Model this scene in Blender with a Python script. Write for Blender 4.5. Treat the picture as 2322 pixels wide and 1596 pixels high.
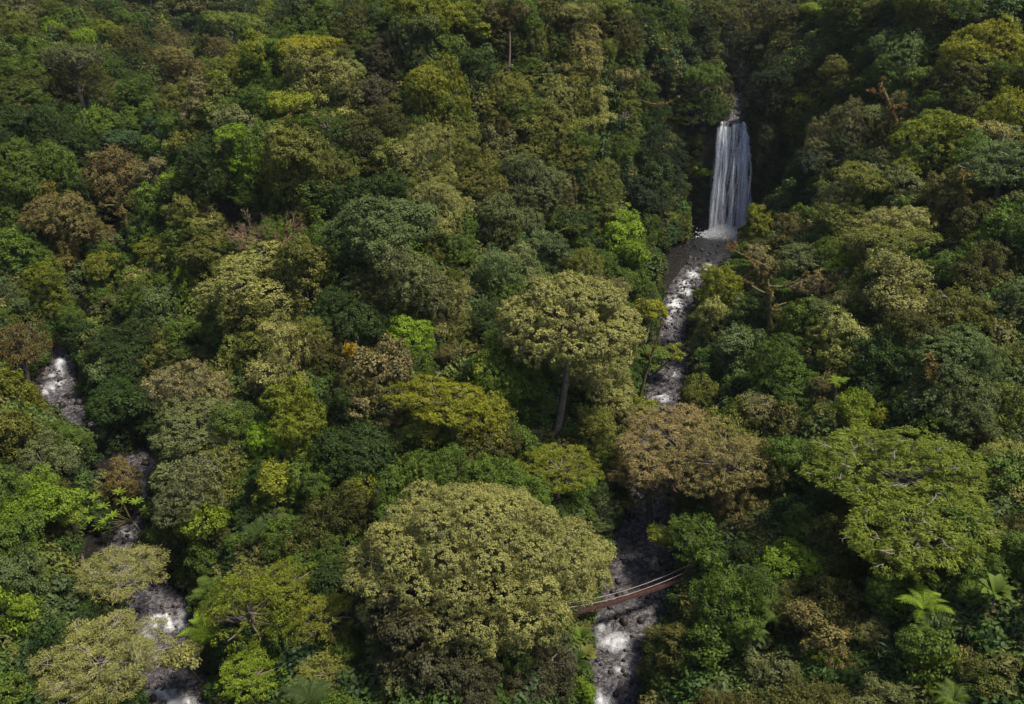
import bpy, math, random
import numpy as np
from mathutils import Vector, Matrix
R_ = math.radians
rng = np.random.default_rng(7)
random.seed(7)
S = bpy.context.scene
COL = S.collection
for o in list(bpy.data.objects): bpy.data.objects.remove(o)

# ------------------------------------------------------------------ camera
CAMZ, PITCH, FPX, W, H = 80.0, 25.0, 2011.0, 2321.0, 1596.0
cam = bpy.data.cameras.new('camera'); camo = bpy.data.objects.new('camera', cam); COL.objects.link(camo)
camo.location = (0, 0, CAMZ); camo.rotation_euler = (R_(90 - PITCH), 0, 0)
cam.sensor_width = 36; cam.lens = 36 * FPX / W; cam.clip_start = 0.5; cam.clip_end = 3000
S.camera = camo

# ------------------------------------------------------------------ light
SUN_DIR = Vector((0.42, -0.14, 0.88)).normalized()      # towards the sun
SUN_STRENGTH, SUN_ANGLE, SKY_STRENGTH, EXPOSURE = 3.3, 8.0, 0.075, 1.28
sun = bpy.data.lights.new('sun', 'SUN'); suno = bpy.data.objects.new('sun', sun); COL.objects.link(suno)
sun.energy = SUN_STRENGTH; sun.angle = R_(SUN_ANGLE); sun.color = (1.0, 0.92, 0.74)
suno.rotation_euler = SUN_DIR.to_track_quat('Z', 'Y').to_euler(); suno.location = (0, 0, 200)
w = bpy.data.worlds.new('World'); S.world = w; w.use_nodes = True
wn = w.node_tree; wn.nodes.clear()
sky = wn.nodes.new('ShaderNodeTexSky'); sky.sky_type = 'NISHITA'; sky.sun_disc = False
sky.sun_elevation = math.asin(SUN_DIR.z); sky.sun_rotation = math.atan2(SUN_DIR.x, SUN_DIR.y)
sky.air_density = 1.0; sky.dust_density = 2.0
bg = wn.nodes.new('ShaderNodeBackground'); bg.inputs[1].default_value = SKY_STRENGTH
wo = wn.nodes.new('ShaderNodeOutputWorld')
wn.links.new(sky.outputs[0], bg.inputs[0]); wn.links.new(bg.outputs[0], wo.inputs[0])
S.view_settings.view_transform = 'Standard'; S.view_settings.look = 'None'
S.view_settings.exposure = EXPOSURE; S.view_settings.gamma = 1.0
S.view_settings.use_curve_mapping = False
S.cycles.max_bounces = 5; S.cycles.diffuse_bounces = 2; S.cycles.glossy_bounces = 2
S.cycles.transmission_bounces = 3; S.cycles.transparent_max_bounces = 12
S.cycles.caustics_reflective = False; S.cycles.caustics_refractive = False

# ------------------------------------------------------------------ projection helpers (photo coordinates 2321 x 1596)
cp, sp = math.cos(R_(PITCH)), math.sin(R_(PITCH))
FW = np.array([0, cp, -sp]); RT = np.array([1.0, 0, 0]); UP = np.array([0, sp, cp]); CAM = np.array([0, 0, CAMZ])
def ray(u, v):
    d = FW + (u - W / 2) / FPX * RT - (v - H / 2) / FPX * UP
    return d
def at_z(u, v, z):
    d = ray(u, v); t = (z - CAMZ) / d[2]; return CAM + d * t
def at_y(u, v, y):
    d = ray(u, v); return CAM + d * (y / d[1])
def proj(P):
    P = np.atleast_2d(P) - CAM
    dep = P @ FW
    return W / 2 + FPX * (P @ RT) / dep, H / 2 - FPX * (P @ UP) / dep, dep

# ------------------------------------------------------------------ streams: (u, v, water level, half width px)
RIVER_R = [(1370,1760,-3.2,60),(1388,1596,-2,54),(1395,1540,-1.6,58),(1402,1450,-.7,66),(1430,1380,0,72),(1456,1300,.7,74),(1458,1230,1.3,66),
           (1468,1170,2,48),(1476,1120,2.6,42),(1480,1040,3.3,40),(1490,980,3.8,36),(1504,920,4.2,40),(1512,870,4.6,44),(1522,815,5.2,36),(1522,760,5.9,26),
           (1528,715,6.5,30),(1545,660,7.4,30),(1575,615,8.6,30),(1603,592,9.2,40),(1632,565,9.8,75),(1642,540,10,78),(1648,529,10.05,70),(1650,523,10.1,66)]
RIVER_U = [(1662,283,37.8,37),(1664,272,38.1,8),(1666,258,38.6,8),(1668,238,39.7,24),(1672,222,41.2,12),(1675,200,42.5,20),(1690,150,46,18),(1700,80,50,16)]
RIVER_L = [(425,1720,-4.3,70),(410,1596,-3.3,62),(395,1540,-2.8,62),(365,1480,-2.3,58),(368,1410,-1.4,72),(330,1350,-.7,50),(300,1290,.1,40),(290,1230,.9,34),
           (303,1170,1.6,30),(322,1110,2.4,26),(318,1050,3.2,30),(250,1000,3.9,36),(185,960,4.7,34),(135,905,5.6,44),(122,870,6.4,42),(140,825,8,26),
           (160,780,9.4,24),(190,730,11.4,20),(215,690,13.2,18),(245,600,20,16),(300,450,28,16),(335,320,34,14),(390,200,38,12),(430,120,40,10)]
def to_world(R):
    out = []
    for u, v, z, hw in R:
        p = at_z(u, v, z); dep = (p - CAM) @ FW
        out.append((p[0], p[1], z, hw * dep / FPX))
    return np.array(out)
WR, WU, WL = to_world(RIVER_R), to_world(RIVER_U), to_world(RIVER_L)
YF = WU[0][1]                       # the lip of the waterfall
XF = WU[0][0]
def dist_poly(x, y, P):
    best = np.full(x.shape, 1e9); bz = np.zeros(x.shape); bh = np.zeros(x.shape)
    for a, b in zip(P[:-1], P[1:]):
        ab = b[:2] - a[:2]; L = ab @ ab + 1e-9
        t = np.clip(((x - a[0]) * ab[0] + (y - a[1]) * ab[1]) / L, 0, 1)
        dx = x - (a[0] + t * ab[0]); dy = y - (a[1] + t * ab[1]); d = np.hypot(dx, dy)
        m = d < best
        best = np.where(m, d, best); bz = np.where(m, a[2] + t * (b[2] - a[2]), bz); bh = np.where(m, a[3] + t * (b[3] - a[3]), bh)
    return best, bz, bh
def hash2(ix, iy, s):
    v = np.sin(ix * 127.1 + iy * 311.7 + s * 74.7) * 43758.5453
    return v - np.floor(v)
def vnoise(x, y, s=0):
    ix, iy = np.floor(x), np.floor(y); fx, fy = x - ix, y - iy
    fx = fx * fx * (3 - 2 * fx); fy = fy * fy * (3 - 2 * fy)
    a, b = hash2(ix, iy, s), hash2(ix + 1, iy, s); c, d = hash2(ix, iy + 1, s), hash2(ix + 1, iy + 1, s)
    return (a + (b - a) * fx) * (1 - fy) + (c + (d - c) * fx) * fy
def fbm(x, y, s=0, n=4):
    r = 0; a = .5
    for i in range(n): r = r + a * vnoise(x * 2 ** i, y * 2 ** i, s + i); a *= .5
    return r
CAPY = [20, 55, 78, 95, 122, 150, 175, 200, 230, 260, 320, 400, 480, 600]
CAPZ = [-2, 3, 6, 9, 21, 34, 45, 54, 61, 66, 74, 112, 160, 200]
def terrain(x, y):
    x = np.asarray(x, float); y = np.asarray(y, float)
    dr, zr, hr = dist_poly(x, y, WR); du, zu, hu = dist_poly(x, y, WU); dl, zl, hl = dist_poly(x, y, WL)
    st = np.clip((y - (YF - 44)) / 36, 0, 1)
    def prof(d, z, h, slope, bank):
        e = np.maximum(0, d - h * .98)
        g = np.clip(d / (h + .01), 0, 1)
        return z - .9 * (1 - g * g) - .12 + np.minimum(e, bank) * .38 + np.maximum(0, e - bank) * slope
    step = np.clip((y - (YF - .8)) / 1.6, 0, 1) * 60
    pr = prof(dr, zr, hr, .72 + 1.5 * st, 1.6 - .8 * st) + step
    far = np.clip((YF - 2 - y) * 3, 0, 80)
    pu = prof(du, zu, hu, .9, .5) + far
    pl = prof(dl, zl, hl, .72 - .42 * np.clip((y - 215) / 40, 0, 1), 1.8)
    pl = pl + np.clip((y - 345) / 60, 0, 4) * 40
    # scree bank left of the left stream
    k = 3.5
    m = np.minimum(np.minimum(pr, pu), pl)
    z = m
    cap = np.interp(y, CAPY, CAPZ)
    xr = np.interp(y, WR[:, 1], WR[:, 0]); xl = np.interp(y, WL[:, 1], WL[:, 0])
    out = np.maximum(0, np.maximum(x - xr, xl - x))
    cap = cap + .38 * np.maximum(0, out - 14)
    hgt = fbm(x / 26 + 3, y / 32, 5) - .47
    cap = cap + hgt * 15
    dd = z - cap
    z = np.where(dd > -k, cap - k + (k + (dd + k) * 0) * (1 - np.exp(-np.maximum(dd + k, 0) / k)), z)
    dm = np.minimum(np.minimum(dr - hr, du - hu), dl - hl)
    amp = np.clip(dm / 6, 0, 1)
    z = z + (fbm(x / 6, y / 6, 9) - .47) * 1.8 * amp + (fbm(x / 1.3, y / 1.3, 11, 3) - .44) * .7 * np.clip(dm / 1.2 + .25, 0, 1)
    return z
def water_dist(x, y):
    dr, zr, hr = dist_poly(x, y, WR); du, zu, hu = dist_poly(x, y, WU); dl, zl, hl = dist_poly(x, y, WL)
    return np.minimum(np.minimum(dr - hr, du - hu), dl - hl)
def ray_hit(u, v, lift):
    d = ray(u, v); n = d / np.linalg.norm(d)
    t = np.arange(45, 620, .5)
    P = CAM + t[:, None] * n
    hit = P[:, 2] < terrain(P[:, 0], P[:, 1]) + lift
    i = int(np.argmax(hit)) if hit.any() else len(t) - 1
    return P[i], t[i]

# ------------------------------------------------------------------ materials
def mat(name):
    m = bpy.data.materials.new(name); m.use_nodes = True; n = m.node_tree; n.nodes.clear()
    out = n.nodes.new('ShaderNodeOutputMaterial'); return m, n, out
def N(n, t, **kw):
    x = n.nodes.new(t)
    for k, v in kw.items():
        if k == 'i':
            for a, b in v.items(): x.inputs[a].default_value = b
        else: setattr(x, k, v)
    return x
def ramp(n, src, stops):
    r = n.nodes.new('ShaderNodeValToRGB'); e = r.color_ramp.elements
    while len(e) < len(stops): e.new(.5)
    for el, (p, c) in zip(e, stops): el.position = p; el.color = (*c, 1) if len(c) == 3 else c
    n.links.new(src, r.inputs[0]); return r.outputs[0]
def leaf_material(name, use_random=False, transl=.3):
    m, n, out = mat(name); L = n.links.new
    oi = N(n, 'ShaderNodeObjectInfo'); at = N(n, 'ShaderNodeAttribute', attribute_name='tone')
    if use_random:
        base = ramp(n, oi.outputs['Random'], [(0, (.022, .045, .018)), (.2, (.04, .08, .02)), (.4, (.06, .075, .03)), (.55, (.03, .06, .03)), (.7, (.09, .12, .03)), (.85, (.07, .07, .03)), (1, (.11, .11, .05))])
    else: base = oi.outputs['Color']
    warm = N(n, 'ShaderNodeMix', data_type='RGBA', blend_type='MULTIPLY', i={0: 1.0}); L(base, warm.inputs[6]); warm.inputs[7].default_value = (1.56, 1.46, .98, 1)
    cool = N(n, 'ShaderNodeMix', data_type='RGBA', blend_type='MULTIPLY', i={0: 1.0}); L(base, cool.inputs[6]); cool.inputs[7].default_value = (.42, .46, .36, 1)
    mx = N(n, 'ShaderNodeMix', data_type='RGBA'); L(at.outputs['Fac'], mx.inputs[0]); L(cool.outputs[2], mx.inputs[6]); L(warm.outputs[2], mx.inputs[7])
    pb = N(n, 'ShaderNodeBsdfPrincipled', i={'Roughness': .6, 'Specular IOR Level': .16}); L(mx.outputs[2], pb.inputs['Base Color'])
    tr = N(n, 'ShaderNodeBsdfTranslucent')
    tc = N(n, 'ShaderNodeMix', data_type='RGBA', blend_type='MULTIPLY', i={0: 1.0}); L(mx.outputs[2], tc.inputs[6]); tc.inputs[7].default_value = (1.2, 1.3, .5, 1)
    L(tc.outputs[2], tr.inputs[0])
    ms = N(n, 'ShaderNodeMixShader', i={0: transl}); L(pb.outputs[0], ms.inputs[1]); L(tr.outputs[0], ms.inputs[2]); L(ms.outputs[0], out.inputs[0])
    return m
M_LEAF = leaf_material('foliage')
M_UNDER = leaf_material('undergrowth_foliage', True, .25)
def simple_noise(name, c1, c2, scale, rough=.8, detail=6, bump=0.0, stretch=(1, 1, 1), spec=.3):
    m, n, out = mat(name); L = n.links.new
    tc = N(n, 'ShaderNodeNewGeometry'); mp = N(n, 'ShaderNodeMapping'); mp.inputs['Scale'].default_value = stretch
    L(tc.outputs['Position'], mp.inputs[0])
    no = N(n, 'ShaderNodeTexNoise', i={'Scale': scale, 'Detail': detail, 'Roughness': .65}); L(mp.outputs[0], no.inputs['Vector'])
    c = ramp(n, no.outputs[0], [(.32, c1), (.68, c2)])
    pb = N(n, 'ShaderNodeBsdfPrincipled', i={'Roughness': rough, 'Specular IOR Level': spec}); L(c, pb.inputs['Base Color'])
    if bump:
        b = N(n, 'ShaderNodeBump', i={'Strength': bump, 'Distance': .2}); L(no.outputs[0], b.inputs['Height']); L(b.outputs[0], pb.inputs['Normal'])
    L(pb.outputs[0], out.inputs[0]); return m
M_BARK = simple_noise('bark', (.05, .04, .03), (.17, .14, .11), 1.6, .85, 8, .4)
M_BARK_MOSS = simple_noise('mossy_bark', (.05, .04, .02), (.12, .11, .035), 2.2, .9, 8, .5)
M_TWIG = simple_noise('pale_twig', (.14, .12, .10), (.30, .26, .22), 3, .7)
M_TWIG_BROWN = simple_noise('dry_twig', (.13, .08, .05), (.27, .18, .11), 2, .8)
M_ROCK = simple_noise('wet_rock', (.006, .006, .006), (.028, .023, .022), .9, .55, 9, .6, spec=.3)
M_ROCK_RED = simple_noise('reddish_rock', (.03, .018, .016), (.10, .058, .045), .9, .5, 9, .6)
M_RUST = simple_noise('rusty_plank', (.032, .014, .013), (.085, .034, .030), 2.5, .75, 8)
M_RUST2 = simple_noise('rusty_mesh', (.035, .016, .015), (.075, .034, .03), 5, .75, 8)
M_CABLE = simple_noise('steel_cable', (.20, .16, .16), (.36, .29, .28), 3, .5, 4)

def ground_material():
    m, n, out = mat('forest_floor'); L = n.links.new
    g = N(n, 'ShaderNodeNewGeometry')
    no = N(n, 'ShaderNodeTexNoise', i={'Scale': .35, 'Detail': 10, 'Roughness': .7}); L(g.outputs['Position'], no.inputs['Vector'])
    n2 = N(n, 'ShaderNodeTexVoronoi', i={'Scale': 2.6, 'Randomness': 1}); L(g.outputs['Position'], n2.inputs['Vector'])
    soil = ramp(n, no.outputs[0], [(.3, (.010, .014, .008)), (.55, (.022, .02, .012)), (.75, (.02, .035, .012))])
    rock = ramp(n, n2.outputs['Color'], [(.1, (.004, .004, .004)), (.9, (.014, .012, .011))])
    at = N(n, 'ShaderNodeAttribute', attribute_name='bank')
    mx = N(n, 'ShaderNodeMix', data_type='RGBA'); L(at.outputs['Fac'], mx.inputs[0]); L(soil, mx.inputs[6]); L(rock, mx.inputs[7])
    pb = N(n, 'ShaderNodeBsdfPrincipled', i={'Roughness': .9, 'Specular IOR Level': .12}); L(mx.outputs[2], pb.inputs['Base Color'])
    b = N(n, 'ShaderNodeBump', i={'Strength': .7, 'Distance': .25}); L(n2.outputs['Distance'], b.inputs['Height']); L(b.outputs[0], pb.inputs['Normal'])
    L(pb.outputs[0], out.inputs[0]); return m
def water_material():
    m, n, out = mat('stream_water'); L = n.links.new
    g = N(n, 'ShaderNodeNewGeometry')
    at = N(n, 'ShaderNodeAttribute', attribute_name='foam')
    wv = N(n, 'ShaderNodeTexNoise', i={'Scale': 1.7, 'Detail': 9, 'Roughness': .68, 'Distortion': .7}); L(g.outputs['Position'], wv.inputs['Vector'])
    fi = N(n, 'ShaderNodeTexNoise', i={'Scale': 3.3, 'Detail': 8, 'Roughness': .75, 'Distortion': 1.2}); L(g.outputs['Position'], fi.inputs['Vector'])
    fm = N(n, 'ShaderNodeMath', operation='MULTIPLY_ADD', i={1: 1.8, 2: -.4}); L(fi.outputs[0], fm.inputs[0]); ad = N(n, 'ShaderNodeMath', operation='ADD'); L(at.outputs['Fac'], ad.inputs[0]); L(fm.outputs[0], ad.inputs[1])
    f = N(n, 'ShaderNodeMapRange', i={1: .84, 2: 1.7}); L(ad.outputs[0], f.inputs[0])
    deep = ramp(n, wv.outputs[0], [(.3, (.006, .006, .007)), (.48, (.035, .032, .037)), (.68, (.15, .138, .155))])  # pale stop puts ripple highlights into the water colour
    w_ = N(n, 'ShaderNodeBsdfPrincipled', i={'Roughness': .2, 'Specular IOR Level': .4}); ca = N(n, 'ShaderNodeAttribute', attribute_name='calm_shade'); cm = N(n, 'ShaderNodeMix', data_type='RGBA'); L(ca.outputs['Fac'], cm.inputs[0]); L(deep, cm.inputs[6]); cm.inputs[7].default_value = (.005, .006, .009, 1); L(cm.outputs[2], w_.inputs['Base Color'])
    b = N(n, 'ShaderNodeBump', i={'Strength': 1.0, 'Distance': .35}); L(wv.outputs[0], b.inputs['Height']); L(b.outputs[0], w_.inputs['Normal'])
    fo = N(n, 'ShaderNodeBsdfPrincipled', i={'Roughness': .7, 'Base Color': (.50, .52, .56, 1)})
    b2 = N(n, 'ShaderNodeBump', i={'Strength': .8, 'Distance': .3}); L(fi.outputs[0], b2.inputs['Height']); L(b2.outputs[0], fo.inputs['Normal'])
    ms = N(n, 'ShaderNodeMixShader'); L(f.outputs[0], ms.inputs[0]); L(w_.outputs[0], ms.inputs[1]); L(fo.outputs[0], ms.inputs[2]); L(ms.outputs[0], out.inputs[0])
    return m
def fall_material(name, lo, hi, seed):
    m, n, out = mat(name); L = n.links.new
    uv = N(n, 'ShaderNodeAttribute', attribute_name='fallco')
    mp = N(n, 'ShaderNodeMapping'); mp.inputs['Scale'].default_value = (2.0, .12, 1); mp.inputs['Location'].default_value = (seed, 0, 0); L(uv.outputs['Vector'], mp.inputs[0])
    no = N(n, 'ShaderNodeTexNoise', i={'Scale': 1.3, 'Detail': 5, 'Roughness': .6, 'Distortion': .3}); L(mp.outputs[0], no.inputs['Vector'])
    mp2 = N(n, 'ShaderNodeMapping'); mp2.inputs['Scale'].default_value = (5.5, 1.6, 1); mp2.inputs['Location'].default_value = (0, seed, 0); L(uv.outputs['Vector'], mp2.inputs[0])
    n2 = N(n, 'ShaderNodeTexNoise', i={'Scale': 1.2, 'Detail': 6, 'Roughness': .7}); L(mp2.outputs[0], n2.inputs['Vector'])
    ed = N(n, 'ShaderNodeAttribute', attribute_name='dens')
    a1 = N(n, 'ShaderNodeMath', operation='MULTIPLY_ADD', i={1: .55}); L(n2.outputs[0], a1.inputs[0]); L(no.outputs[0], a1.inputs[2])
    a2 = N(n, 'ShaderNodeMath', operation='ADD'); L(a1.outputs[0], a2.inputs[0]); L(ed.outputs['Fac'], a2.inputs[1])
    f = N(n, 'ShaderNodeMapRange', i={1: lo, 2: hi}); L(a2.outputs[0], f.inputs[0])
    pb = N(n, 'ShaderNodeBsdfPrincipled', i={'Roughness': .55, 'Base Color': (.84, .86, .95, 1)})
    tl = N(n, 'ShaderNodeBsdfTranslucent', i={0: (.82, .85, .95, 1)})
    m0 = N(n, 'ShaderNodeMixShader', i={0: .35}); L(pb.outputs[0], m0.inputs[1]); L(tl.outputs[0], m0.inputs[2])
    tr = N(n, 'ShaderNodeBsdfTransparent')
    ms = N(n, 'ShaderNodeMixShader'); L(f.outputs[0], ms.inputs[0]); L(tr.outputs[0], ms.inputs[1]); L(m0.outputs[0], ms.inputs[2]); L(ms.outputs[0], out.inputs[0])
    return m

# ------------------------------------------------------------------ mesh helpers
def mesh_from(name, verts, faces, m, attrs=None, smooth=False):
    """faces: (n,4) or (n,3) int array"""
    me = bpy.data.meshes.new(name)
    verts = np.asarray(verts, np.float32); faces = np.asarray(faces, np.int32); k = faces.shape[1]
    me.vertices.add(len(verts)); me.vertices.foreach_set('co', verts.ravel())
    me.loops.add(faces.size); me.loops.foreach_set('vertex_index', faces.ravel())
    me.polygons.add(len(faces)); me.polygons.foreach_set('loop_start', np.arange(0, faces.size, k, dtype=np.int32))
    me.update(calc_edges=True)
    if smooth: me.polygons.foreach_set('use_smooth', np.ones(len(faces), bool))
    for an, (dom, typ, data) in (attrs or {}).items():
        a = me.attributes.new(an, typ, dom)
        a.data.foreach_set('vector' if typ == 'FLOAT_VECTOR' else 'value', np.asarray(data, np.float32).ravel())
    if m: me.materials.append(m)
    return me
def link(name, me, parent=None, loc=None):
    o = bpy.data.objects.new(name, me); COL.objects.link(o)
    if parent: o.parent = parent
    if loc is not None: o.location = loc
    return o
def tag(o, label, cat, group=None):
    o['label'] = label; o['category'] = cat
    if group: o['group'] = group
    return o
def thing(name, loc, label='', cat='', group=None):
    o = bpy.data.objects.new(name, None); COL.objects.link(o); o.location = loc; o.empty_display_size = .5
    if label: tag(o, label, cat, group)
    return o
class Tubes:
    def __init__(s): s.v = []; s.f = []; s.n = 0
    def add(s, pts, rad, sides=6, cap=True):
        pts = np.asarray(pts, float); n = len(pts)
        rad = np.broadcast_to(np.asarray(rad, float), (n,)) if np.ndim(rad) else np.full(n, float(rad))
        tan = np.gradient(pts, axis=0); tan /= np.linalg.norm(tan, axis=1)[:, None] + 1e-9
        ref = np.array([0, 0, 1.0]) if abs(tan[0][2]) < .9 else np.array([1.0, 0, 0])
        a = np.cross(tan, ref); a /= np.linalg.norm(a, axis=1)[:, None] + 1e-9; b = np.cross(tan, a)
        th = np.arange(sides) * 2 * np.pi / sides
        V = pts[:, None] + rad[:, None, None] * (np.cos(th)[None, :, None] * a[:, None] + np.sin(th)[None, :, None] * b[:, None])
        s.v.append(V.reshape(-1, 3))
        i = np.arange(n - 1)[:, None] * sides; j = np.arange(sides)[None]; j2 = (j + 1) % sides
        F = np.stack([i + j, i + j2, i + sides + j2, i + sides + j], -1).reshape(-1, 4) + s.n
        s.f.append(F); s.n += n * sides
    def mesh(s, name, m): return mesh_from(name, np.concatenate(s.v), np.concatenate(s.f), m, smooth=True)
def curve_pts(a, b, bow, n=5, r=None):
    a, b = np.asarray(a, float), np.asarray(b, float); t = np.linspace(0, 1, n)[:, None]
    return a + (b - a) * t + np.asarray(bow, float) * (4 * t * (1 - t))

# ------------------------------------------------------------------ foliage generator
def unit(n, r, zmin=-1, zmax=1):
    z = r.uniform(zmin, zmax, n); th = r.uniform(0, 2 * np.pi, n); s = np.sqrt(1 - z * z)
    return np.stack([s * np.cos(th), s * np.sin(th), z], -1)
def spread_dirs(n, r, zmin, zmax=1):
    out = []
    c = unit(n * 14, r, zmin, zmax)
    out = [c[0]]
    for _ in range(n - 1):
        d = np.min(np.linalg.norm(c[:, None] - np.array(out)[None], axis=2), axis=1)
        out.append(c[int(np.argmax(d * r.uniform(.75, 1, len(c))))])
    return np.array(out)
def lobes_for(kind, R, r):
    """lobe centres, radii, vertical squash"""
    n0 = (R / 3.0)
    if kind == 'dome':
        n = int(11 + 5 * n0); rl = R * .40 / (1 + .09 * n0); d = spread_dirs(n, r, -.5); c = d * (R - rl) * np.array([1, 1, .76]) * r.uniform(.8, 1.1, n)[:, None]; sq = .74
    elif kind == 'ball':
        n = int(11 + 5 * n0); rl = R * .38 / (1 + .08 * n0); d = spread_dirs(n, r, -.9); c = d * (R - rl) * np.array([1, 1, .96]) * r.uniform(.6, 1.2, n)[:, None]; sq = .8
    elif kind == 'tall':
        n = int(13 + 6 * n0); rl = R * .42 / (1 + .08 * n0); d = spread_dirs(n, r, -.95); c = d * (R - rl) * np.array([1, 1, 1.75]) * r.uniform(.75, 1.1, n)[:, None]; sq = 1.0
    elif kind == 'flat':
        n = int(9 + 5 * n0); rl = R * .34 / (1 + .05 * n0); th = np.arange(n) * 2.4; q = np.sqrt((np.arange(n) + .5) / n) * (R - rl)
        c = np.stack([q * np.cos(th), q * np.sin(th), R * .30 * (1 - (q / R) ** 2) + r.uniform(-.16, .05, n) * R], -1); sq = .38
    elif kind == 'ragged':
        n = int(12 + 6 * n0); rl = R * .30 / (1 + .06 * n0); d = spread_dirs(n, r, -.6); c = d * (R - rl) * np.array([1, 1, .9]) * r.uniform(.55, 1.12, n)[:, None]; sq = .7
    elif kind == 'feather':
        n = int(14 + 8 * n0); rl = R * .30 / (1 + .06 * n0); d = spread_dirs(n, r, -.55); c = d * (R - rl) * np.array([1, 1, .72]) * r.uniform(.7, 1.08, n)[:, None]; sq = .42
    elif kind == 'sparse':
        n = int(12 + 6 * n0); rl = R * .20; d = spread_dirs(n, r, -.2); c = d * (R - rl) * np.array([1, 1, .5]) * r.uniform(.45, 1.1, n)[:, None]; sq = .45
    rad = rl * r.uniform(.62, 1.32, n)
    c = c + r.normal(0, rl * .18, c.shape)
    return c, rad, sq
def make_crown(name, kind, R, seed, leaf=.42, dens=1.0, lobes=None, cr0=.62, kk=None):
    r = np.random.default_rng(seed)
    c, rad, sq = lobes or lobes_for(kind, R, r)
    cc = []; cn = []; ct = []
    step = {'feather': .95, 'sparse': .9}.get(kind, .82) / math.sqrt(dens)
    for i in range(len(c)):
        area = 4 * math.pi * rad[i] ** 2 * (.55 + .45 * sq)
        m = max(8, int(area * .85 / step ** 2))
        d = unit(m, r, -.62, 1)
        lump = 1 + .16 * np.sin(d[:, 0] * 5 + i) * np.cos(d[:, 1] * 4.3 + i * 2)
        p = c[i] + d * (rad[i] * lump * r.uniform(.82, 1.07, m))[:, None] * np.array([1, 1, sq])
        keep = np.ones(m, bool)
        for j in range(len(c)):
            if j == i: continue
            q = (p - c[j]) / np.array([1, 1, sq])
            keep &= np.linalg.norm(q, axis=1) > rad[j] * .80
        nn = d / np.array([1, 1, sq]); nn /= np.linalg.norm(nn, axis=1)[:, None]
        cc.append(p[keep]); cn.append(nn[keep]); ct.append(np.full(keep.sum(), r.uniform(-.12, .12)) + r.normal(0, .10, keep.sum()) + .14 * d[keep, 2])  # lobe tops lighter: their shading is put into the leaf tone
    cc = np.concatenate(cc); cn = np.concatenate(cn); ct = np.concatenate(ct)
    k = kk or {'feather': 22, 'sparse': 18}.get(kind, 24)
    n = len(cc) * k
    P = np.repeat(cc, k, 0); Nn = np.repeat(cn, k, 0); T = np.repeat(ct, k)
    off = unit(n, r) * (r.uniform(0, 1, n) ** .5)[:, None]
    off -= Nn * np.minimum(0, np.sum(off * Nn, 1))[:, None] * .6
    cr = cr0 if kind != 'sparse' else .55
    P = P + off * cr * np.array([1, 1, .7])
    nrm = Nn * .55 + off * .55 + np.array([0, 0, .45]) + r.normal(0, .38, (n, 3))
    if kind == 'feather': nrm = Nn * .3 + np.array([0, 0, .55]) + r.normal(0, .5, (n, 3))
    nrm /= np.linalg.norm(nrm, axis=1)[:, None]
    tg = np.cross(nrm, r.normal(0, 1, (n, 3))); tg /= np.linalg.norm(tg, axis=1)[:, None]
    if kind == 'feather':
        outd = Nn * np.array([1, 1, .1]) + r.normal(0, .35, (n, 3)) + np.array([0, 0, -.35]); tg = outd - nrm * np.sum(outd * nrm, 1)[:, None]; tg /= np.linalg.norm(tg, axis=1)[:, None]
    bt = np.cross(nrm, tg)
    s = leaf * r.uniform(.65, 1.25, n); asp = {'feather': .36, 'sparse': .6}.get(kind, .62)
    lx = s * (1.45 if kind == 'feather' else 1.0)
    A = tg * (lx * .5)[:, None]; B = bt * (s * asp * .5)[:, None]
    fold = nrm * (s * .10)[:, None]
    V = np.stack([P - A, P + B * 1.0 + fold, P + A * 1.05, P - B + fold], 1).reshape(-1, 3)
    F = np.arange(n * 4).reshape(-1, 4)
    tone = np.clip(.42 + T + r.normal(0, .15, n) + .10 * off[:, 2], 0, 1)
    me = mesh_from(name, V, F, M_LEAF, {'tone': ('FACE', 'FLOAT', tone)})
    return me, c, rad
def make_limbs(name, c, rad, R, base, seed, m, twigs=0, thick=1.0, twig_r=.05, kd_lead=True):
    r = np.random.default_rng(seed); T = Tubes(); base = np.array(base, float)
    fork = base * .45
    T.add(curve_pts(base, fork, (0, 0, 0), 3), [R * .05 * thick, R * .045 * thick, R * .04 * thick], 6)
    for i in range(len(c)):
        bow = r.normal(0, R * .05, 3); bow[2] -= R * .05
        e = c[i] + (c[i] / (np.linalg.norm(c[i]) + .1)) * rad[i] * (.2 + .5 * bool(twigs))
        P = curve_pts(base * r.uniform(-.05, .5) if kd_lead else fork, e, bow, 6)
        T.add(P, np.linspace(R * .026, R * .008, 6) * thick, 5)
        for _ in range(twigs):
            t = r.integers(3, 6); s = P[t] + 0
            d = unit(1, r, -.1, 1)[0]; q = c[i] + d * rad[i] * r.uniform(.9, 1.3) * np.array([1, 1, .7])
            Q = curve_pts(s, q, r.normal(0, .2, 3), 4); T.add(Q, np.linspace(twig_r * 1.3, twig_r * .6, 4), 4)
            for _ in range(3):
                t2 = r.integers(1, 4); q2 = Q[t2] + unit(1, r, 0, 1)[0] * r.uniform(.5, 1.1); T.add([Q[t2], (Q[t2] + q2) / 2 + r.normal(0, .05, 3), q2], [twig_r * .7, twig_r * .6, twig_r * .4], 3)
    return T.mesh(name, m)

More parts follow.
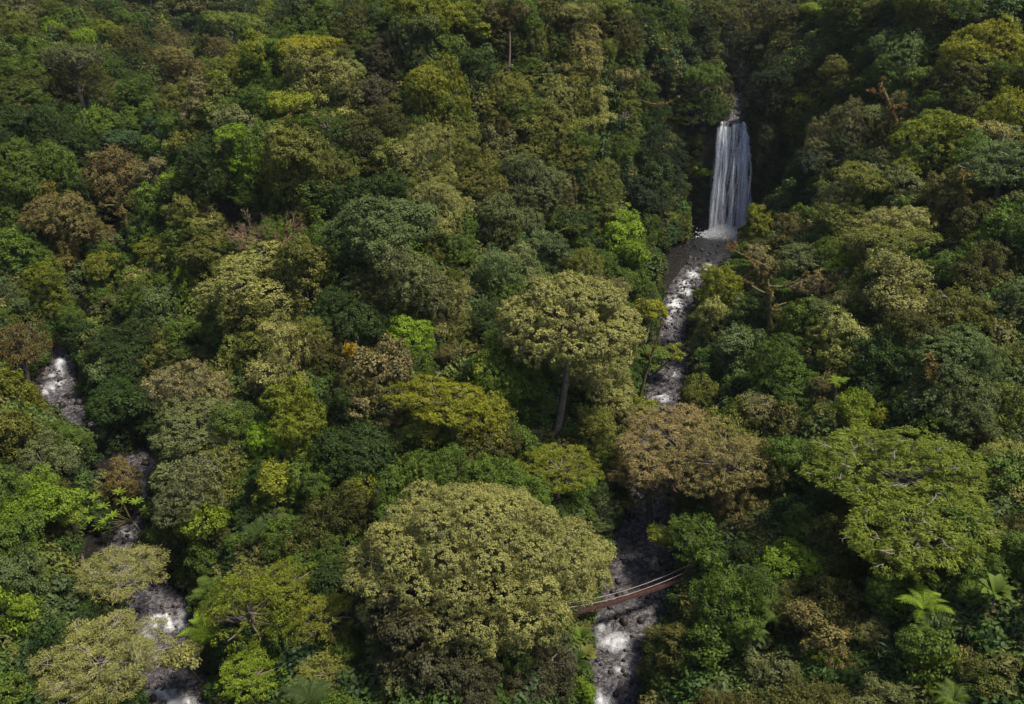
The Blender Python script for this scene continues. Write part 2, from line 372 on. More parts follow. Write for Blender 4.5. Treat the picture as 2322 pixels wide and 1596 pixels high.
KIND_RZ = {'dome': .80, 'ball': .98, 'tall': 1.75, 'flat': .42, 'ragged': .98, 'feather': .74, 'sparse': .60}
PROTO = {}
SIZES = [2.6, 4.6, 7.4]
def proto(kind, si, var):
    key = (kind, si, var)
    if key not in PROTO:
        R = SIZES[si]
        me, c, rad = make_crown('crown', kind, R, hash(key[1:]) % 1000 + len(PROTO) * 13 + 5, leaf=(.25, .28, .31)[si] * (.8, 1.0, 1.3)[var], dens=(1.15, .95, .72)[var] * (1, 1, .85)[si], cr0=(.50, .60, .70)[var])
        limb = make_limbs('limbs', c, rad, R, (0, 0, -R * KIND_RZ[kind] * .8), 5 + si, M_BARK, 0, 1.0 + (2 - si) * .3)
        PROTO[key] = (me, limb, R)
    return PROTO[key]

COLORS = {
 'lowyg': (.105, .130, .020),
 'tan': (0.172, 0.146, 0.076),
 'lime': (0.135, 0.205, 0.02), 'yellow': (0.188, 0.202, 0.02), 'ygreen': (0.132, 0.156, 0.02), 'green': (0.068, 0.108, 0.02), 'dgreen': (0.032, 0.056, 0.016),
 'olive': (0.108, 0.123, 0.032), 'polive': (0.197, 0.2, 0.088), 'bgreen': (0.085, 0.118, 0.055), 'grey': (0.11, 0.122, 0.066), 'brown': (0.118, 0.104, 0.048),
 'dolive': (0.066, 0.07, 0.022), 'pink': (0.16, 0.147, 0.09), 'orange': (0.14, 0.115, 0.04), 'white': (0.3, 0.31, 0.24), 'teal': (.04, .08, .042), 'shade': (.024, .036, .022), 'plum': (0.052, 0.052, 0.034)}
CWORD = {'lowyg': 'olive-lime', 'tan': 'tan-brown', 'lime': 'bright lime green', 'yellow': 'golden yellow', 'ygreen': 'yellow-green', 'green': 'mid-green', 'dgreen': 'dark green', 'olive': 'olive green',
 'polive': 'pale olive', 'bgreen': 'bluish green', 'grey': 'grey-green', 'brown': 'brownish', 'dolive': 'dark olive', 'pink': 'pinkish grey', 'orange': 'rusty orange',
 'white': 'whitish', 'teal': 'deep teal green', 'shade': 'deeply shaded', 'plum': 'dusky purplish'}
KWORD = {'dome': 'domed tree', 'ball': 'rounded tree', 'tall': 'leaf-draped tree', 'flat': 'umbrella tree', 'ragged': 'ragged tree', 'feather': 'feathery tree', 'sparse': 'thin open tree'}
KNAME = {'dome': 'domed_tree', 'ball': 'round_crowned_tree', 'tall': 'leaf_draped_tree', 'flat': 'umbrella_tree', 'ragged': 'ragged_tree', 'feather': 'feathery_tree', 'sparse': 'open_tree'}

# ------------------------------------------------------------------ trees read off the photograph: u v w h colour kind
TREES = """
27 68 110 90 olive ball
119 70 52 55 lime dome
192 95 55 45 lime flat
40 15 120 60 grey ragged
105 22 90 60 olive feather
235 68 85 55 ygreen ragged
300 58 78 62 green ball
165 150 160 90 grey flat
163 85 50 50 dolive ball
290 108 90 80 dolive ball
385 103 72 58 brown ball
405 152 112 80 brown ragged
530 62 124 56 olive flat
500 112 84 60 brown ragged
560 148 132 112 ygreen ball
470 225 132 85 pink ragged
305 215 112 75 green ball
260 165 72 60 dgreen ball
38 205 112 92 dolive ball
190 192 124 96 dolive feather
215 280 92 84 green dome
120 292 112 92 dgreen dome
45 388 116 130 green tall
130 380 104 110 green dome
275 322 84 42 teal flat
315 275 120 82 green ball
430 318 84 62 olive ragged
445 372 130 100 dgreen ball
265 395 132 120 brown ragged
350 385 82 76 pink ragged
560 345 108 150 lime ball
395 418 74 56 lime ball
425 482 132 112 olive ragged
150 485 152 108 brown ball
95 442 66 62 orange feather
25 505 84 124 green tall
360 462 104 96 green ball
470 500 84 70 polive ragged
600 32 62 72 ygreen ball
672 32 122 84 bgreen ball
700 118 150 62 yellow flat
730 172 170 124 polive ball
660 250 108 66 ygreen flat
600 270 42 30 white ball
800 52 92 80 dolive ball
850 48 84 80 dgreen ball
942 100 112 120 bgreen ball
955 25 160 80 ygreen ball
1075 28 112 82 ygreen ball
978 210 162 146 ygreen dome
895 148 92 70 plum ball
820 98 66 62 green ball
785 215 112 92 grey ball
842 312 150 136 dolive ball
700 385 206 200 olive dome
965 370 150 150 polive ball
985 470 140 120 polive ball
1125 330 92 120 grey ball
1080 402 112 100 olive ball
1160 212 124 84 olive dome
1155 40 110 90 brown ball
870 512 236 130 bgreen dome
905 610 200 150 grey ball
880 425 122 92 dgreen ball
800 440 112 90 dgreen ball
1072 145 86 92 dgreen tall
1125 490 112 92 grey dome
1205 84 92 84 olive ball
1310 112 116 100 polive ball
1295 42 124 62 polive flat
1372 118 66 66 ygreen ball
1415 86 104 92 dolive ball
1250 222 124 90 polive ball
1407 187 66 52 pink flat
1455 202 64 60 green ball
1590 50 100 124 dolive tall
1525 40 84 84 green ball
1710 32 124 80 dolive ball
1590 190 96 74 green flat
1575 250 134 100 dgreen feather
1340 242 84 70 polive ball
1455 290 48 64 green dome
1235 300 150 122 olive ball
1312 305 100 66 olive flat
1383 355 64 64 green ball
1350 415 108 72 olive dome
1200 412 150 112 grey ball
1275 425 64 70 brown dome
1366 490 64 64 ygreen ball
1410 535 104 92 lime ball
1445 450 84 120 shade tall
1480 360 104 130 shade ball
1275 512 84 92 green ball
1725 505 92 84 ygreen ball
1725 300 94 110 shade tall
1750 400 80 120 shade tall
1780 52 112 70 dolive ball
1850 32 66 40 ygreen flat
1940 42 124 84 olive ball
2085 36 112 72 dolive ball
2220 102 164 116 yellow dome
2040 132 130 94 bgreen dome
1915 175 114 84 olive ball
1845 245 134 110 ygreen ball
1905 290 134 124 grey dome
2285 242 104 84 yellow dome
2110 312 184 104 ygreen dome
2175 182 142 90 dolive ball
2190 235 124 90 dolive dome
1975 382 74 54 white ball
1955 420 144 76 olive flat
2245 312 84 56 polive flat
2175 412 132 104 brown ragged
2270 380 150 112 bgreen feather
2060 430 124 92 grey ball
1920 510 134 84 olive dome
2020 520 154 84 polive dome
2280 520 132 112 green ball
2200 500 92 84 dolive ball
1800 525 84 62 brown ball
1855 425 62 92 green tall
1885 350 96 90 dgreen ball
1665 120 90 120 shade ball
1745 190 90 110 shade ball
1650 60 90 80 dolive ball
35 560 112 84 green ball
100 645 104 130 ygreen tall
12 660 66 64 bgreen ball
45 785 124 124 brown feather
150 560 74 54 orange ball
245 600 112 84 ygreen ragged
310 638 84 70 polive ball
360 690 92 92 bgreen ball
420 665 66 132 lime tall
585 640 212 130 polive ball
490 700 104 74 olive ragged
160 715 86 56 green ball
305 800 112 84 dgreen ball
385 780 94 84 olive ball
450 812 100 66 green ball
555 795 112 130 olive tall
240 838 74 44 bgreen flat
22 880 112 112 ygreen ball
262 905 140 96 dgreen dome
330 925 84 130 dgreen tall
445 900 190 170 pink ball
450 975 200 130 grey ball
145 985 120 62 green ragged
30 975 124 124 olive ball
95 1035 124 94 grey ball
505 1045 152 120 olive ball
275 1082 112 56 brown ragged
590 1000 104 124 lime ball
650 820 140 170 polive ball
665 930 130 150 ygreen ball
665 705 72 84 polive dome
745 570 104 84 grey ball
760 685 104 84 dgreen ball
800 765 104 80 grey ball
920 750 124 84 lime ball
1012 700 104 110 polive dome
845 835 150 130 pink ball
885 905 104 84 grey ball
950 845 84 124 green tall
1025 815 76 84 brown ball
1000 905 200 110 yellow feather
975 975 120 80 ygreen feather
1130 875 144 124 ygreen ball
1095 1000 152 110 dolive ball
800 1012 162 110 dgreen ball
680 970 132 132 ygreen tall
770 920 94 92 dgreen ball
1125 612 132 92 bgreen ball
1040 560 84 94 green tall
1100 720 90 90 dgreen ball
1235 560 112 66 bgreen ball
1320 598 112 84 olive ball
1175 600 112 94 grey ball
1390 660 54 44 white ball
1425 578 84 80 lime ball
1445 645 84 74 green ball
1288 735 306 190 polive dome
1368 870 165 140 polive ball
1350 968 140 120 olive ball
1640 650 124 104 ygreen dome
1615 722 84 124 polive tall
1680 790 124 114 bgreen dome
1585 890 112 104 olive dome
1665 890 64 64 dgreen ball
1735 862 92 112 green tall
1450 935 80 54 ygreen flat
1540 1010 260 160 tan feather
1640 1045 230 170 tan feather
1470 1070 170 120 tan feather
1735 935 104 104 pink ball
1265 1060 182 110 ygreen feather
1395 860 90 130 green tall
1735 600 92 84 pink ragged
1700 702 84 74 bgreen ball
1830 590 124 56 bgreen flat
1905 602 92 54 lime dome
1865 642 104 74 pink ball
2020 552 182 76 olive flat
2055 635 152 110 polive ball
1950 682 92 84 polive ball
1880 702 94 44 bgreen flat
1925 772 132 112 polive ball
2180 712 132 112 olive feather
2230 602 124 124 dolive ball
2290 682 84 150 bgreen tall
2160 800 190 110 bgreen dome
2180 900 190 140 bgreen dome
2070 900 110 120 grey ball
2000 820 124 110 dgreen ball
1795 862 132 112 green ball
1935 928 92 92 lime ball
1870 882 76 84 brown ball
1995 950 74 64 yellow ball
1960 988 84 54 bgreen ball
1860 962 84 84 olive ball
1785 960 84 74 brown ball
2290 810 84 84 olive ragged
2290 930 80 110 olive ball
2030 1080 330 170 lowyg feather
2090 1205 290 160 lowyg feather
2280 1045 124 112 polive ball
2235 1010 66 84 brown ball
1890 1035 150 110 dgreen ball
1800 1035 132 112 green ball
80 1135 172 104 lime dome
160 1170 90 60 lime flat
440 1110 182 164 grey ball
455 1190 112 92 lime flat
372 1215 72 70 olive ball
40 1300 124 112 bgreen ball
30 1390 112 124 lime ball
105 1470 112 124 dgreen ball
560 1380 192 190 ygreen feather
570 1530 144 100 lime feather
570 1180 76 70 dgreen ball
740 1180 172 142 dolive ball
640 1085 132 94 ygreen ball
620 1190 66 66 bgreen ball
700 1270 112 64 green dome
655 1320 132 84 ygreen feather
740 1400 154 124 ygreen feather
830 1110 94 84 ygreen ball
860 1165 74 84 dolive ball
900 1480 154 110 grey ball
1010 1500 172 112 plum ball
740 1530 124 66 olive feather
800 1470 104 84 green ball
1060 1560 144 84 plum ball
1370 1150 84 66 bgreen ball
1575 1215 152 130 green feather
1670 1130 124 104 brown ball
1545 1480 150 140 dolive ball
1325 1560 66 66 lime ball
1180 1505 134 104 plum ball
1810 1265 144 84 lime dome
2055 1345 154 84 green ball
1995 1440 94 64 polive ball
1865 1492 94 74 lime ball
2130 1500 124 112 lime ball
2250 1525 124 94 olive ball
1760 1515 112 84 grey ball
1890 1420 152 80 brown ball
1790 1350 132 90 dolive ball
2290 1200 90 84 dolive ball
2000 1572 120 60 grey ball
1955 1515 90 70 dgreen ball
1700 960 60 50 brown ragged
20 1560 110 90 green ball
2240 1300 140 110 green ball
2150 1290 110 80 dgreen ball
1930 1150 90 90 dgreen ball
1700 1260 90 80 dgreen ball
1650 1300 80 80 dgreen ball
640 1440 100 90 green ball
1330 1270 90 60 polive dome
1750 1080 100 90 dolive ball
350 560 90 70 ygreen ball
480 580 110 80 olive ball
"""
# ------------------------------------------------------------------ ground sheet
gx = np.concatenate([np.linspace(-420, -95, 66)[:-1], np.linspace(-95, 100, 311), np.linspace(100, 420, 65)[1:]])
gy = np.concatenate([np.linspace(-40, 40, 41)[:-1], np.linspace(40, 255, 321), np.linspace(255, 640, 97)[1:]])
GX, GY = np.meshgrid(gx, gy); GZ = terrain(GX, GY)
nxx, nyy = len(gx), len(gy)
ii = (np.arange(nyy - 1)[:, None] * nxx + np.arange(nxx - 1)[None]).ravel()
GF = np.stack([ii, ii + 1, ii + nxx + 1, ii + nxx], -1)
bank = np.clip(1 - (water_dist(GX, GY) - 5.0) / 3, 0, 1)
slopey = np.gradient(GZ, axis=0) / (np.gradient(GY, axis=0) + 1e-6)
bank = np.maximum(bank, np.clip(np.abs(slopey) - 2.2, 0, 1))
gm = mesh_from('forest_ground', np.stack([GX, GY, GZ], -1).reshape(-1, 3), GF, ground_material(), {'bank': ('POINT', 'FLOAT', bank.ravel())}, smooth=True)
go = link('forest_ground', gm); go['kind'] = 'structure'

# ------------------------------------------------------------------ water
M_WATER = water_material()
def dens_poly(Wd, step):
    seg = np.hypot(np.diff(Wd[:, 0]), np.diff(Wd[:, 1])); s = np.concatenate([[0], np.cumsum(seg)])
    q = np.arange(0, s[-1], step)
    o = np.stack([np.interp(q, s, Wd[:, k]) for k in range(4)], -1)
    for _ in range(6): o[1:-1, :2] = (o[:-2, :2] + 2 * o[1:-1, :2] + o[2:, :2]) / 4
    return o
def stream(name, Wd, rapids):
    P = dens_poly(Wd, .3); n = len(P); tx = np.gradient(P[:, 0]); ty = np.gradient(P[:, 1]); L = np.hypot(tx, ty); nx_, ny_ = ty / L, -tx / L
    K = 41; a = np.linspace(-1, 1, K)
    X = P[:, 0, None] + nx_[:, None] * a * (P[:, 3, None] + .35); Y = P[:, 1, None] + ny_[:, None] * a * (P[:, 3, None] + .35)
    Z = np.repeat(P[:, 2, None], K, 1)
    foam = np.zeros(Z.shape) - .1
    U, V, _ = proj(np.stack([X, Y, Z], -1).reshape(-1, 3)); U = U.reshape(Z.shape); V = V.reshape(Z.shape)
    for (u, v, ru, rv, st) in rapids:
        foam = np.maximum(foam, st * np.exp(-((U - u) / ru) ** 2 - ((V - v) / rv) ** 2) - .05)
    calm_shade = np.exp(-((Y - (YF - 4)) / 19) ** 4) if name == 'stream' else 0 * X  # flattens the pool; gorge shade is also put into its colour
    sl = np.cumsum(np.hypot(tx, ty))[:, None] + 0 * X; lat = a * P[:, 3, None]; wob = (vnoise(sl * .5, lat * .5, 61) - .5) * 2.4
    ridge = 1 - np.abs(2 * vnoise(sl * .42 + 9, (lat + wob) * 1.15, 31) - 1); ridge2 = 1 - np.abs(2 * vnoise(sl * 1.5, (lat + wob) * 1.3 + 5, 37) - 1)
    drop = vnoise(sl * .9 + wob * .6, lat * .25, 43)
    foam = np.where(foam > -.04, (foam + .05) * (.12 + .75 * ridge * ridge2 + .35 * ridge + .35 * drop) - .10, foam) + (fbm(X * .8, Y * .8, 21) - .47) * .4
    Z = Z + (fbm(X * 1.1, Y * 1.1, 3) - .47) * .55 + (fbm(X * 3, Y * 3, 8, 3) - .44) * .22 + np.clip(foam, 0, 1) * (fbm(X * 2, Y * 2, 13, 3) - .2) * .55
    Z = P[:, 2, None] + (Z - P[:, 2, None]) * (1 - .75 * calm_shade)
    ii = (np.arange(n - 1)[:, None] * K + np.arange(K - 1)[None]).ravel()
    me = mesh_from(name, np.stack([X, Y, Z], -1).reshape(-1, 3), np.stack([ii, ii + 1, ii + K + 1, ii + K], -1), M_WATER, {'foam': ('POINT', 'FLOAT', foam.ravel()), 'calm_shade': ('POINT', 'FLOAT', (calm_shade + 0 * X).ravel())}, smooth=True)
    o = link(name, me); o['kind'] = 'structure'; return o
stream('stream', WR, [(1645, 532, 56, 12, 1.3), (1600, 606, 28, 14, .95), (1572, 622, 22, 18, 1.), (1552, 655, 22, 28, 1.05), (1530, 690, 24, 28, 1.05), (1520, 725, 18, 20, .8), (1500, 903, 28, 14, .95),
    (1535, 850, 22, 12, .8), (1470, 1160, 26, 12, .6), (1500, 1130, 26, 9, .55), (1440, 1300, 50, 26, .42), (1450, 1230, 50, 26, .40), (1450, 1400, 50, 20, .4), (1395, 1456, 44, 26, 1.0), (1370, 1425, 26, 16, .75), (1420, 1490, 22, 30, .8), (1395, 1522, 48, 12, .9), (1385, 1560, 20, 28, .75), (1362, 1588, 34, 24, 1.05), (1350, 1640, 30, 40, .5)])
stream('upper_stream', WU, [(1660, 268, 30, 8, .3), (1668, 238, 20, 6, .12)])
stream('left_stream', WL, [(140, 830, 16, 34, 1.05), (120, 870, 36, 28, 1.0), (100, 890, 20, 10, .9), (322, 1110, 16, 28, 1.1), (330, 1135, 14, 16, .9), (292, 1210, 18, 18, .9), (370, 1408, 64, 24, 1.35), (325, 1440, 24, 36, 1.1), (300, 1370, 18, 26, .8),
    (370, 1575, 60, 20, 1.1), (410, 1590, 50, 18, 1.), (180, 960, 20, 14, .15), (228, 690, 10, 10, .6)])

# ------------------------------------------------------------------ waterfall
def fall_sheet(name, m, x0t, x1t, x0b, x1b, off, seed, ztop, zbot, rag=.12):
    r = np.random.default_rng(seed); nu, nv = 90, 70
    t = np.linspace(0, 1, nv)[:, None]; s = np.linspace(0, 1, nu)[None]
    xl = x0t + (x0b - x0t) * np.sqrt(t); xr = x1t + (x1b - x1t) * np.sqrt(t)
    X = xl + (xr - xl) * s + (fbm(np.full_like(s, seed) + t * 3, s * 0 + t * 4, seed) - .47) * .7
    fold = np.sin(s * 37 + seed) * .18 + (vnoise(s * 16 + seed, t * 1.3, seed) - .5) * 1.3 * (1 - .3 * t) + (vnoise(s * 46, t * 6 + seed, seed + 3) - .5) * .35
    Y = YF - off - 2.4 * np.minimum(1, t * 6) ** .6 * .35 - 1.6 * t ** .7 + fold
    Z = ztop + (zbot - ztop) * t + (1 - t) * (vnoise(s * 7, s * 0 + seed, seed) - .5) * 1.7 - np.exp(-t * 30) * 0
    edge = -np.clip(1 - np.minimum(s, 1 - s) / rag, 0, 1) ** 1.5 * .35 + (vnoise(s * 9 + seed, s * 0, seed + 5) - .5) * .32 + t * .02
    edge = edge + np.where(t > .93, (t - .93) * 2, 0)
    ii = (np.arange(nv - 1)[:, None] * nu + np.arange(nu - 1)[None]).ravel()
    fc = np.stack([X, Z, np.full_like(X, seed)], -1)
    return mesh_from(name, np.stack([X, Y + s * 0, Z + s * 0], -1).reshape(-1, 3), np.stack([ii, ii + 1, ii + nu + 1, ii + nu], -1), m,
                     {'dens': ('POINT', 'FLOAT', (edge + 0 * X).ravel()), 'fallco': ('POINT', 'FLOAT_VECTOR', fc.reshape(-1, 3))}, smooth=True)
def xat(u, v, y): return at_y(u, v, y)[0]
tT, tB = YF - .5, YF - 4
fx = [xat(1624, 290, tT), xat(1694, 280, tT), xat(1601, 530, tB), xat(1706, 530, tB)]
fall = thing('waterfall', (0, 0, 0), 'tall white waterfall dropping down the dark shaded cliff into a plunge pool', 'waterfall')
zt, zb = 38.0, 9.9
link('water_curtain', fall_sheet('water_curtain', fall_material('fall_back', .64, 1.1, 3.), fx[0], fx[1], fx[2] + .3, fx[3] - 1, .2, 4, zt, zb), fall)
link('water_curtain', fall_sheet('water_curtain', fall_material('fall_front', .60, 1.0, 11.), fx[0] + .2, fx[1] - .3, fx[2], fx[3] - 1.2, .8, 9, zt - .2, zb), fall)
link('water_strand', fall_sheet('water_strand', fall_material('fall_strand', .62, .95, 23.), fx[1] - 2.1, fx[1] - .1, fx[3] - 3, fx[3] - .2, 1.2, 17, zt - 1, zb, .3), fall)
link('water_strand', fall_sheet('water_strand', bpy.data.materials['fall_strand'], fx[0] + .1, fx[0] + 2.6, fx[2] - .2, fx[2] + 3.2, 1.2, 31, zt - .6, zb, .3), fall)
# splash foam mound at the foot
def splash():
    r = np.random.default_rng(4); P = []; Fc = []
    n = 9000; c = np.array([(fx[2] + fx[3]) / 2 - .4, YF - 4.0, 10])
    q = np.stack([c[0] + r.normal(0, 2.6, n), c[1] - .2 + r.normal(0, .9, n), 10.0 + np.abs(r.normal(0, .75, n))], -1)
    d = unit(n, r); a = np.cross(d, unit(n, r)); a /= np.linalg.norm(a, axis=1)[:, None] + 1e-9; b = np.cross(d, a); s = r.uniform(.08, .24, n)[:, None]
    V = np.stack([q - a * s, q + b * s, q + a * s, q - b * s], 1).reshape(-1, 3)
    m, nn, out = mat('spray'); pb = N(nn, 'ShaderNodeBsdfPrincipled', i={'Base Color': (.75, .78, .85, 1), 'Roughness': .6}); tl = N(nn, 'ShaderNodeBsdfTranslucent', i={0: (.75, .78, .85, 1)})
    ms = N(nn, 'ShaderNodeMixShader', i={0: .5}); nn.links.new(pb.outputs[0], ms.inputs[1]); nn.links.new(tl.outputs[0], ms.inputs[2]); nn.links.new(ms.outputs[0], out.inputs[0])
    o = link('splash', mesh_from('splash', V, np.arange(n * 4).reshape(-1, 4), m), fall); o['kind'] = 'stuff'
splash()
def mist():
    import bmesh
    bm = bmesh.new(); bmesh.ops.create_icosphere(bm, subdivisions=3, radius=1); c = at_z(1650, 528, 11.5)
    for v in bm.verts: v.co = Vector((v.co.x * 6.5, v.co.y * 2.6, v.co.z * 2.6)) * (1 + .12 * math.sin(v.co.x * 5) * math.cos(v.co.z * 4))
    me = bpy.data.meshes.new('spray_mist'); bm.to_mesh(me); bm.free(); m, n, out = mat('mist'); v = N(n, 'ShaderNodeVolumePrincipled', i={'Density': .12, 'Color': (.9, .92, 1, 1)}); n.links.new(v.outputs[0], out.inputs['Volume']); me.materials.append(m)
    o = link('spray_mist', me, fall, (c[0], c[1] - .5, 11.2)); o['kind'] = 'stuff'
mist()

# ------------------------------------------------------------------ placing trees
TREE_RECS = []            # dict(pos, R, rz, kind, col, u, v, name, depth)
for ln in TREES.strip().splitlines():
    u, v, w_, h_, ck, kd = ln.split(); u, v, w_, h_ = map(float, (u, v, w_, h_))
    R = w_ / 2 / FPX * 130; lift = 0
    for _ in range(3):
        lift = min(14, 2.5 + 1.35 * R)
        if kd == 'flat': lift += 2
        p, t = ray_hit(u, v, lift); dep = (p - CAM) @ FW; R = w_ / 2 / FPX * dep
    el = math.asin(min(1, (CAMZ - p[2]) / np.linalg.norm(p - CAM))); hh = h_ / 2 / FPX * dep
    rz = math.sqrt(max(hh ** 2 - (R * math.sin(el)) ** 2, (.42 * KIND_RZ[kd] * R) ** 2)) / math.cos(el)
    if kd in ('ball', 'dome', 'ragged', 'tall'): rz *= 1.5; p = p + np.array([0, 0, -.22 * rz])
    TREE_RECS.append(dict(pos=p, R=R * 1.17, rz=rz * 1.17, kind=kd, col=ck, u=u, v=v, hw=w_ / 2, hh=h_ / 2, dep=dep, hero=True))

# photo regions that stay open to view: the water and the dark banks (polygon, depth margin)
MW, MH = 291, 200
RES = np.full((MH, MW), 0.0)                    # reserved depth: nothing nearer than this may cover
yy, xx = np.mgrid[0:MH, 0:MW]; PU, PV = (xx + .5) * 8, (yy + .5) * 8
def poly_mask(pts, U=PU, V=PV):
    ins = np.zeros(U.shape, bool); n = len(pts)
    for i in range(n):
        (x1, y1), (x2, y2) = pts[i], pts[(i + 1) % n]
        c = ((y1 > V) != (y2 > V)) & (U < (x2 - x1) * (V - y1) / (y2 - y1 + 1e-9) + x1); ins ^= c
    return ins
OPEN = [[(1335,1600),(1345,1480),(1355,1400),(1390,1370),(1395,1300),(1405,1240),(1430,1150),(1505,1150),(1510,1200),(1535,1260),(1540,1330),(1505,1420),(1480,1450),(1450,1500),(1455,1600)],
        [(1462,905),(1462,865),(1500,850),(1515,815),(1560,820),(1560,860),(1530,915)],[(1480,925),(1540,920),(1490,890),(1475,900)],
        [(1518,760),(1508,715),(1508,670),(1500,620),(1490,570),(1510,545),(1585,535),(1612,290),(1640,276),(1700,276),(1712,300),(1715,470),(1690,540),(1660,590),(1610,640),(1570,690),(1550,760)],
        [(95,890),(120,800),(165,800),(175,860),(165,920),(130,925)],[(170,990),(180,955),(240,965),(290,1000),(340,1000),(340,1040),(210,1060)],
        [(270,1250),(285,1180),(310,1095),(345,1100),(335,1150),(300,1250)],[(150,1330),(145,1200),(200,1190),(270,1190),(280,1260),(200,1260)],
        [(290,1440),(290,1400),(370,1370),(440,1390),(440,1410),(370,1450),(330,1480)],[(345,1600),(350,1560),(400,1540),(480,1540),(440,1600)],[(1232,885),(1285,885),(1280,1005),(1228,1005)]]
for pl in OPEN:
    m = poly_mask(pl)
    for (i, j) in zip(*np.nonzero(m)):
        p, t = ray_hit(PU[i, j], PV[i, j], 0); RES[i, j] = max(RES[i, j], (p - CAM) @ FW - 2)
OPENM = RES > 0
for t in TREE_RECS: t['skip'] = (t['u'], t['v']) == (1288., 735.)
for t in TREE_RECS:
    m = ((PU - t['u']) / (t['hw'] * 1.12)) ** 2 + ((PV - t['v']) / (t['hh'] * 1.12)) ** 2 < 1
    if m.any() and (m & OPENM & (RES > t['dep'])).sum() / m.sum() > .03: t['R'] *= .8; t['rz'] *= .8
for t in TREE_RECS:
    m = ((PU - t['u']) / t['hw']) ** 2 + ((PV - t['v']) / t['hh']) ** 2 < .86
    RES[m] = np.maximum(RES[m], t['dep'] - .5 * t['R']) if False else np.where(OPENM[m], RES[m], np.maximum(RES[m], t['dep'] - .3 * t['R']))
HU = np.array([t['u'] for t in TREE_RECS]); HV = np.array([t['v'] for t in TREE_RECS])
fr = np.random.default_rng(21)
cand = []
y = 44.0
while y < 500:
    sp_ = 5.6 + max(0, y - 220) * .018
    xlim = 18 + y * .66
    for x in np.arange(-xlim, xlim, sp_):
        cand.append((x + fr.uniform(-.42, .42) * sp_, y + fr.uniform(-.42, .42) * sp_))
    y += sp_
cand = np.array(cand); cz = terrain(cand[:, 0], cand[:, 1]); cw = water_dist(cand[:, 0], cand[:, 1])
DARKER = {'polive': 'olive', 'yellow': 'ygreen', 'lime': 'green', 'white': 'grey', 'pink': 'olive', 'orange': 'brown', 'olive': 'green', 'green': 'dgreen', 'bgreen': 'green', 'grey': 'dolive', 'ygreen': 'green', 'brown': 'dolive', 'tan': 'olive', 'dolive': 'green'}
fill = []
for (x, y), z, wd in zip(cand, cz, cw):
    if wd < 1.6: continue
    R = fr.uniform(2.8, 5.6) * (1 + max(0, y - 200) * .0012)
    if wd < 7: R *= .62
    kd = fr.choice(['ball', 'dome', 'ragged', 'tall', 'feather', 'flat'], p=[.38, .22, .12, .12, .10, .06])
    lift = min(12, 2.5 + 1.25 * R); p = np.array([x, y, z + lift])
    u, v, dep = [float(q[0]) for q in proj(p)]
    hw = R / dep * FPX; el = math.asin(min(1, max(0, (CAMZ - p[2])) / np.linalg.norm(p - CAM)))
    rz = R * KIND_RZ[kd] * (1.25 if kd in ('ball', 'dome', 'ragged') else 1); hh = math.hypot(rz * math.cos(el), R * math.sin(el)) / dep * FPX
    if u < -hw * .8 or u > W + hw * .8 or v < -hh * .8 or v > H + hh * .8: continue
    m = ((PU - u) / hw) ** 2 + ((PV - v) / hh) ** 2 < 1.0
    if m.sum() == 0: continue
    block = (RES[m] > dep)
    if (block & OPENM[m]).any() and (block & OPENM[m]).mean() > .02: continue
    if block.mean() > .2: continue
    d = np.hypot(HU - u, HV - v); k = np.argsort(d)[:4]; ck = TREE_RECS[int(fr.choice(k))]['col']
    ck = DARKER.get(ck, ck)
    if v < 80 and 200 < u < 580 or y > 300 or (1600 < u < 1830 and v < 270): ck = fr.choice(['shade', 'dgreen', 'dolive', 'plum'])  # shade on far hill and upper gorge put into the leaf colours
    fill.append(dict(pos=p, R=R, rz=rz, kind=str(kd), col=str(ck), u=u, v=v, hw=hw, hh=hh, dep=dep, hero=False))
# keep what shows: paint near to far
ALL = sorted(TREE_RECS + fill, key=lambda t: t['dep'])
cov = np.zeros((MH, MW), bool); KEEP = []
for t in ALL:
    m = ((PU - t['u']) / t['hw']) ** 2 + ((PV - t['v']) / t['hh']) ** 2 < .72
    tot = max(1, m.sum()); vis = (m & ~cov).sum(); t['vis'] = vis
    full = math.pi * t['hw'] * t['hh'] * .72 / 64
    if t['hero'] or (vis / max(tot, full * .3) > .16): KEEP.append(t)
    cov |= m
print('trees', len(TREE_RECS), 'fillers tried', len(fill), 'kept', len(KEEP))

# ------------------------------------------------------------------ labels
LAND = [('the waterfall', 1655, 400), ('the plunge pool', 1610, 575), ('the white cascade', 1540, 670), ('the footbridge', 1440, 1350), ('the giant pale crown', 1085, 1285),
        ('the tall bare-trunked tree', 1290, 780), ('the left stream rapids', 130, 860), ('the bare brown tree', 600, 520), ('the big brown feathery crown', 1560, 1040),
        ('the twiggy yellow-green crown', 2040, 1130), ('the thin pale tree', 270, 1420), ('the mossy snag', 2020, 235), ('the dark far hillside', 400, 40), ('the golden crown', 2220, 100),
        ('the two-tier crown', 880, 540), ('the left lime crown', 80, 1135), ('the bluish crown', 2160, 850), ('the top-centre crown', 978, 210)]
def rel(t):
    best = min(LAND, key=lambda l: math.hypot((t['u'] - l[1]), (t['v'] - l[2])) + (60 if math.hypot(t['u'] - l[1], t['v'] - l[2]) < 30 else 0))
    dx, dy = t['u'] - best[1], t['v'] - best[2]; d = math.hypot(dx, dy)
    if d < 35: return 'right by ' + best[0]
    far = '' if d < 150 else ('well ' if d < 300 else 'far ')
    a = math.degrees(math.atan2(-dy, dx)) % 360
    w_ = ['right of', 'above and right of', 'above', 'above and left of', 'left of', 'below and left of', 'below', 'below and right of'][int((a + 22.5) // 45) % 8]
    return far + w_ + ' ' + best[0]
for t in KEEP:
    sz = 'small ' if t['hw'] < 33 else ('large ' if t['hw'] > 85 else '')
    t['label'] = f"{sz}{CWORD[t['col']]} {KWORD[t['kind']]} {rel(t)}"
from collections import defaultdict
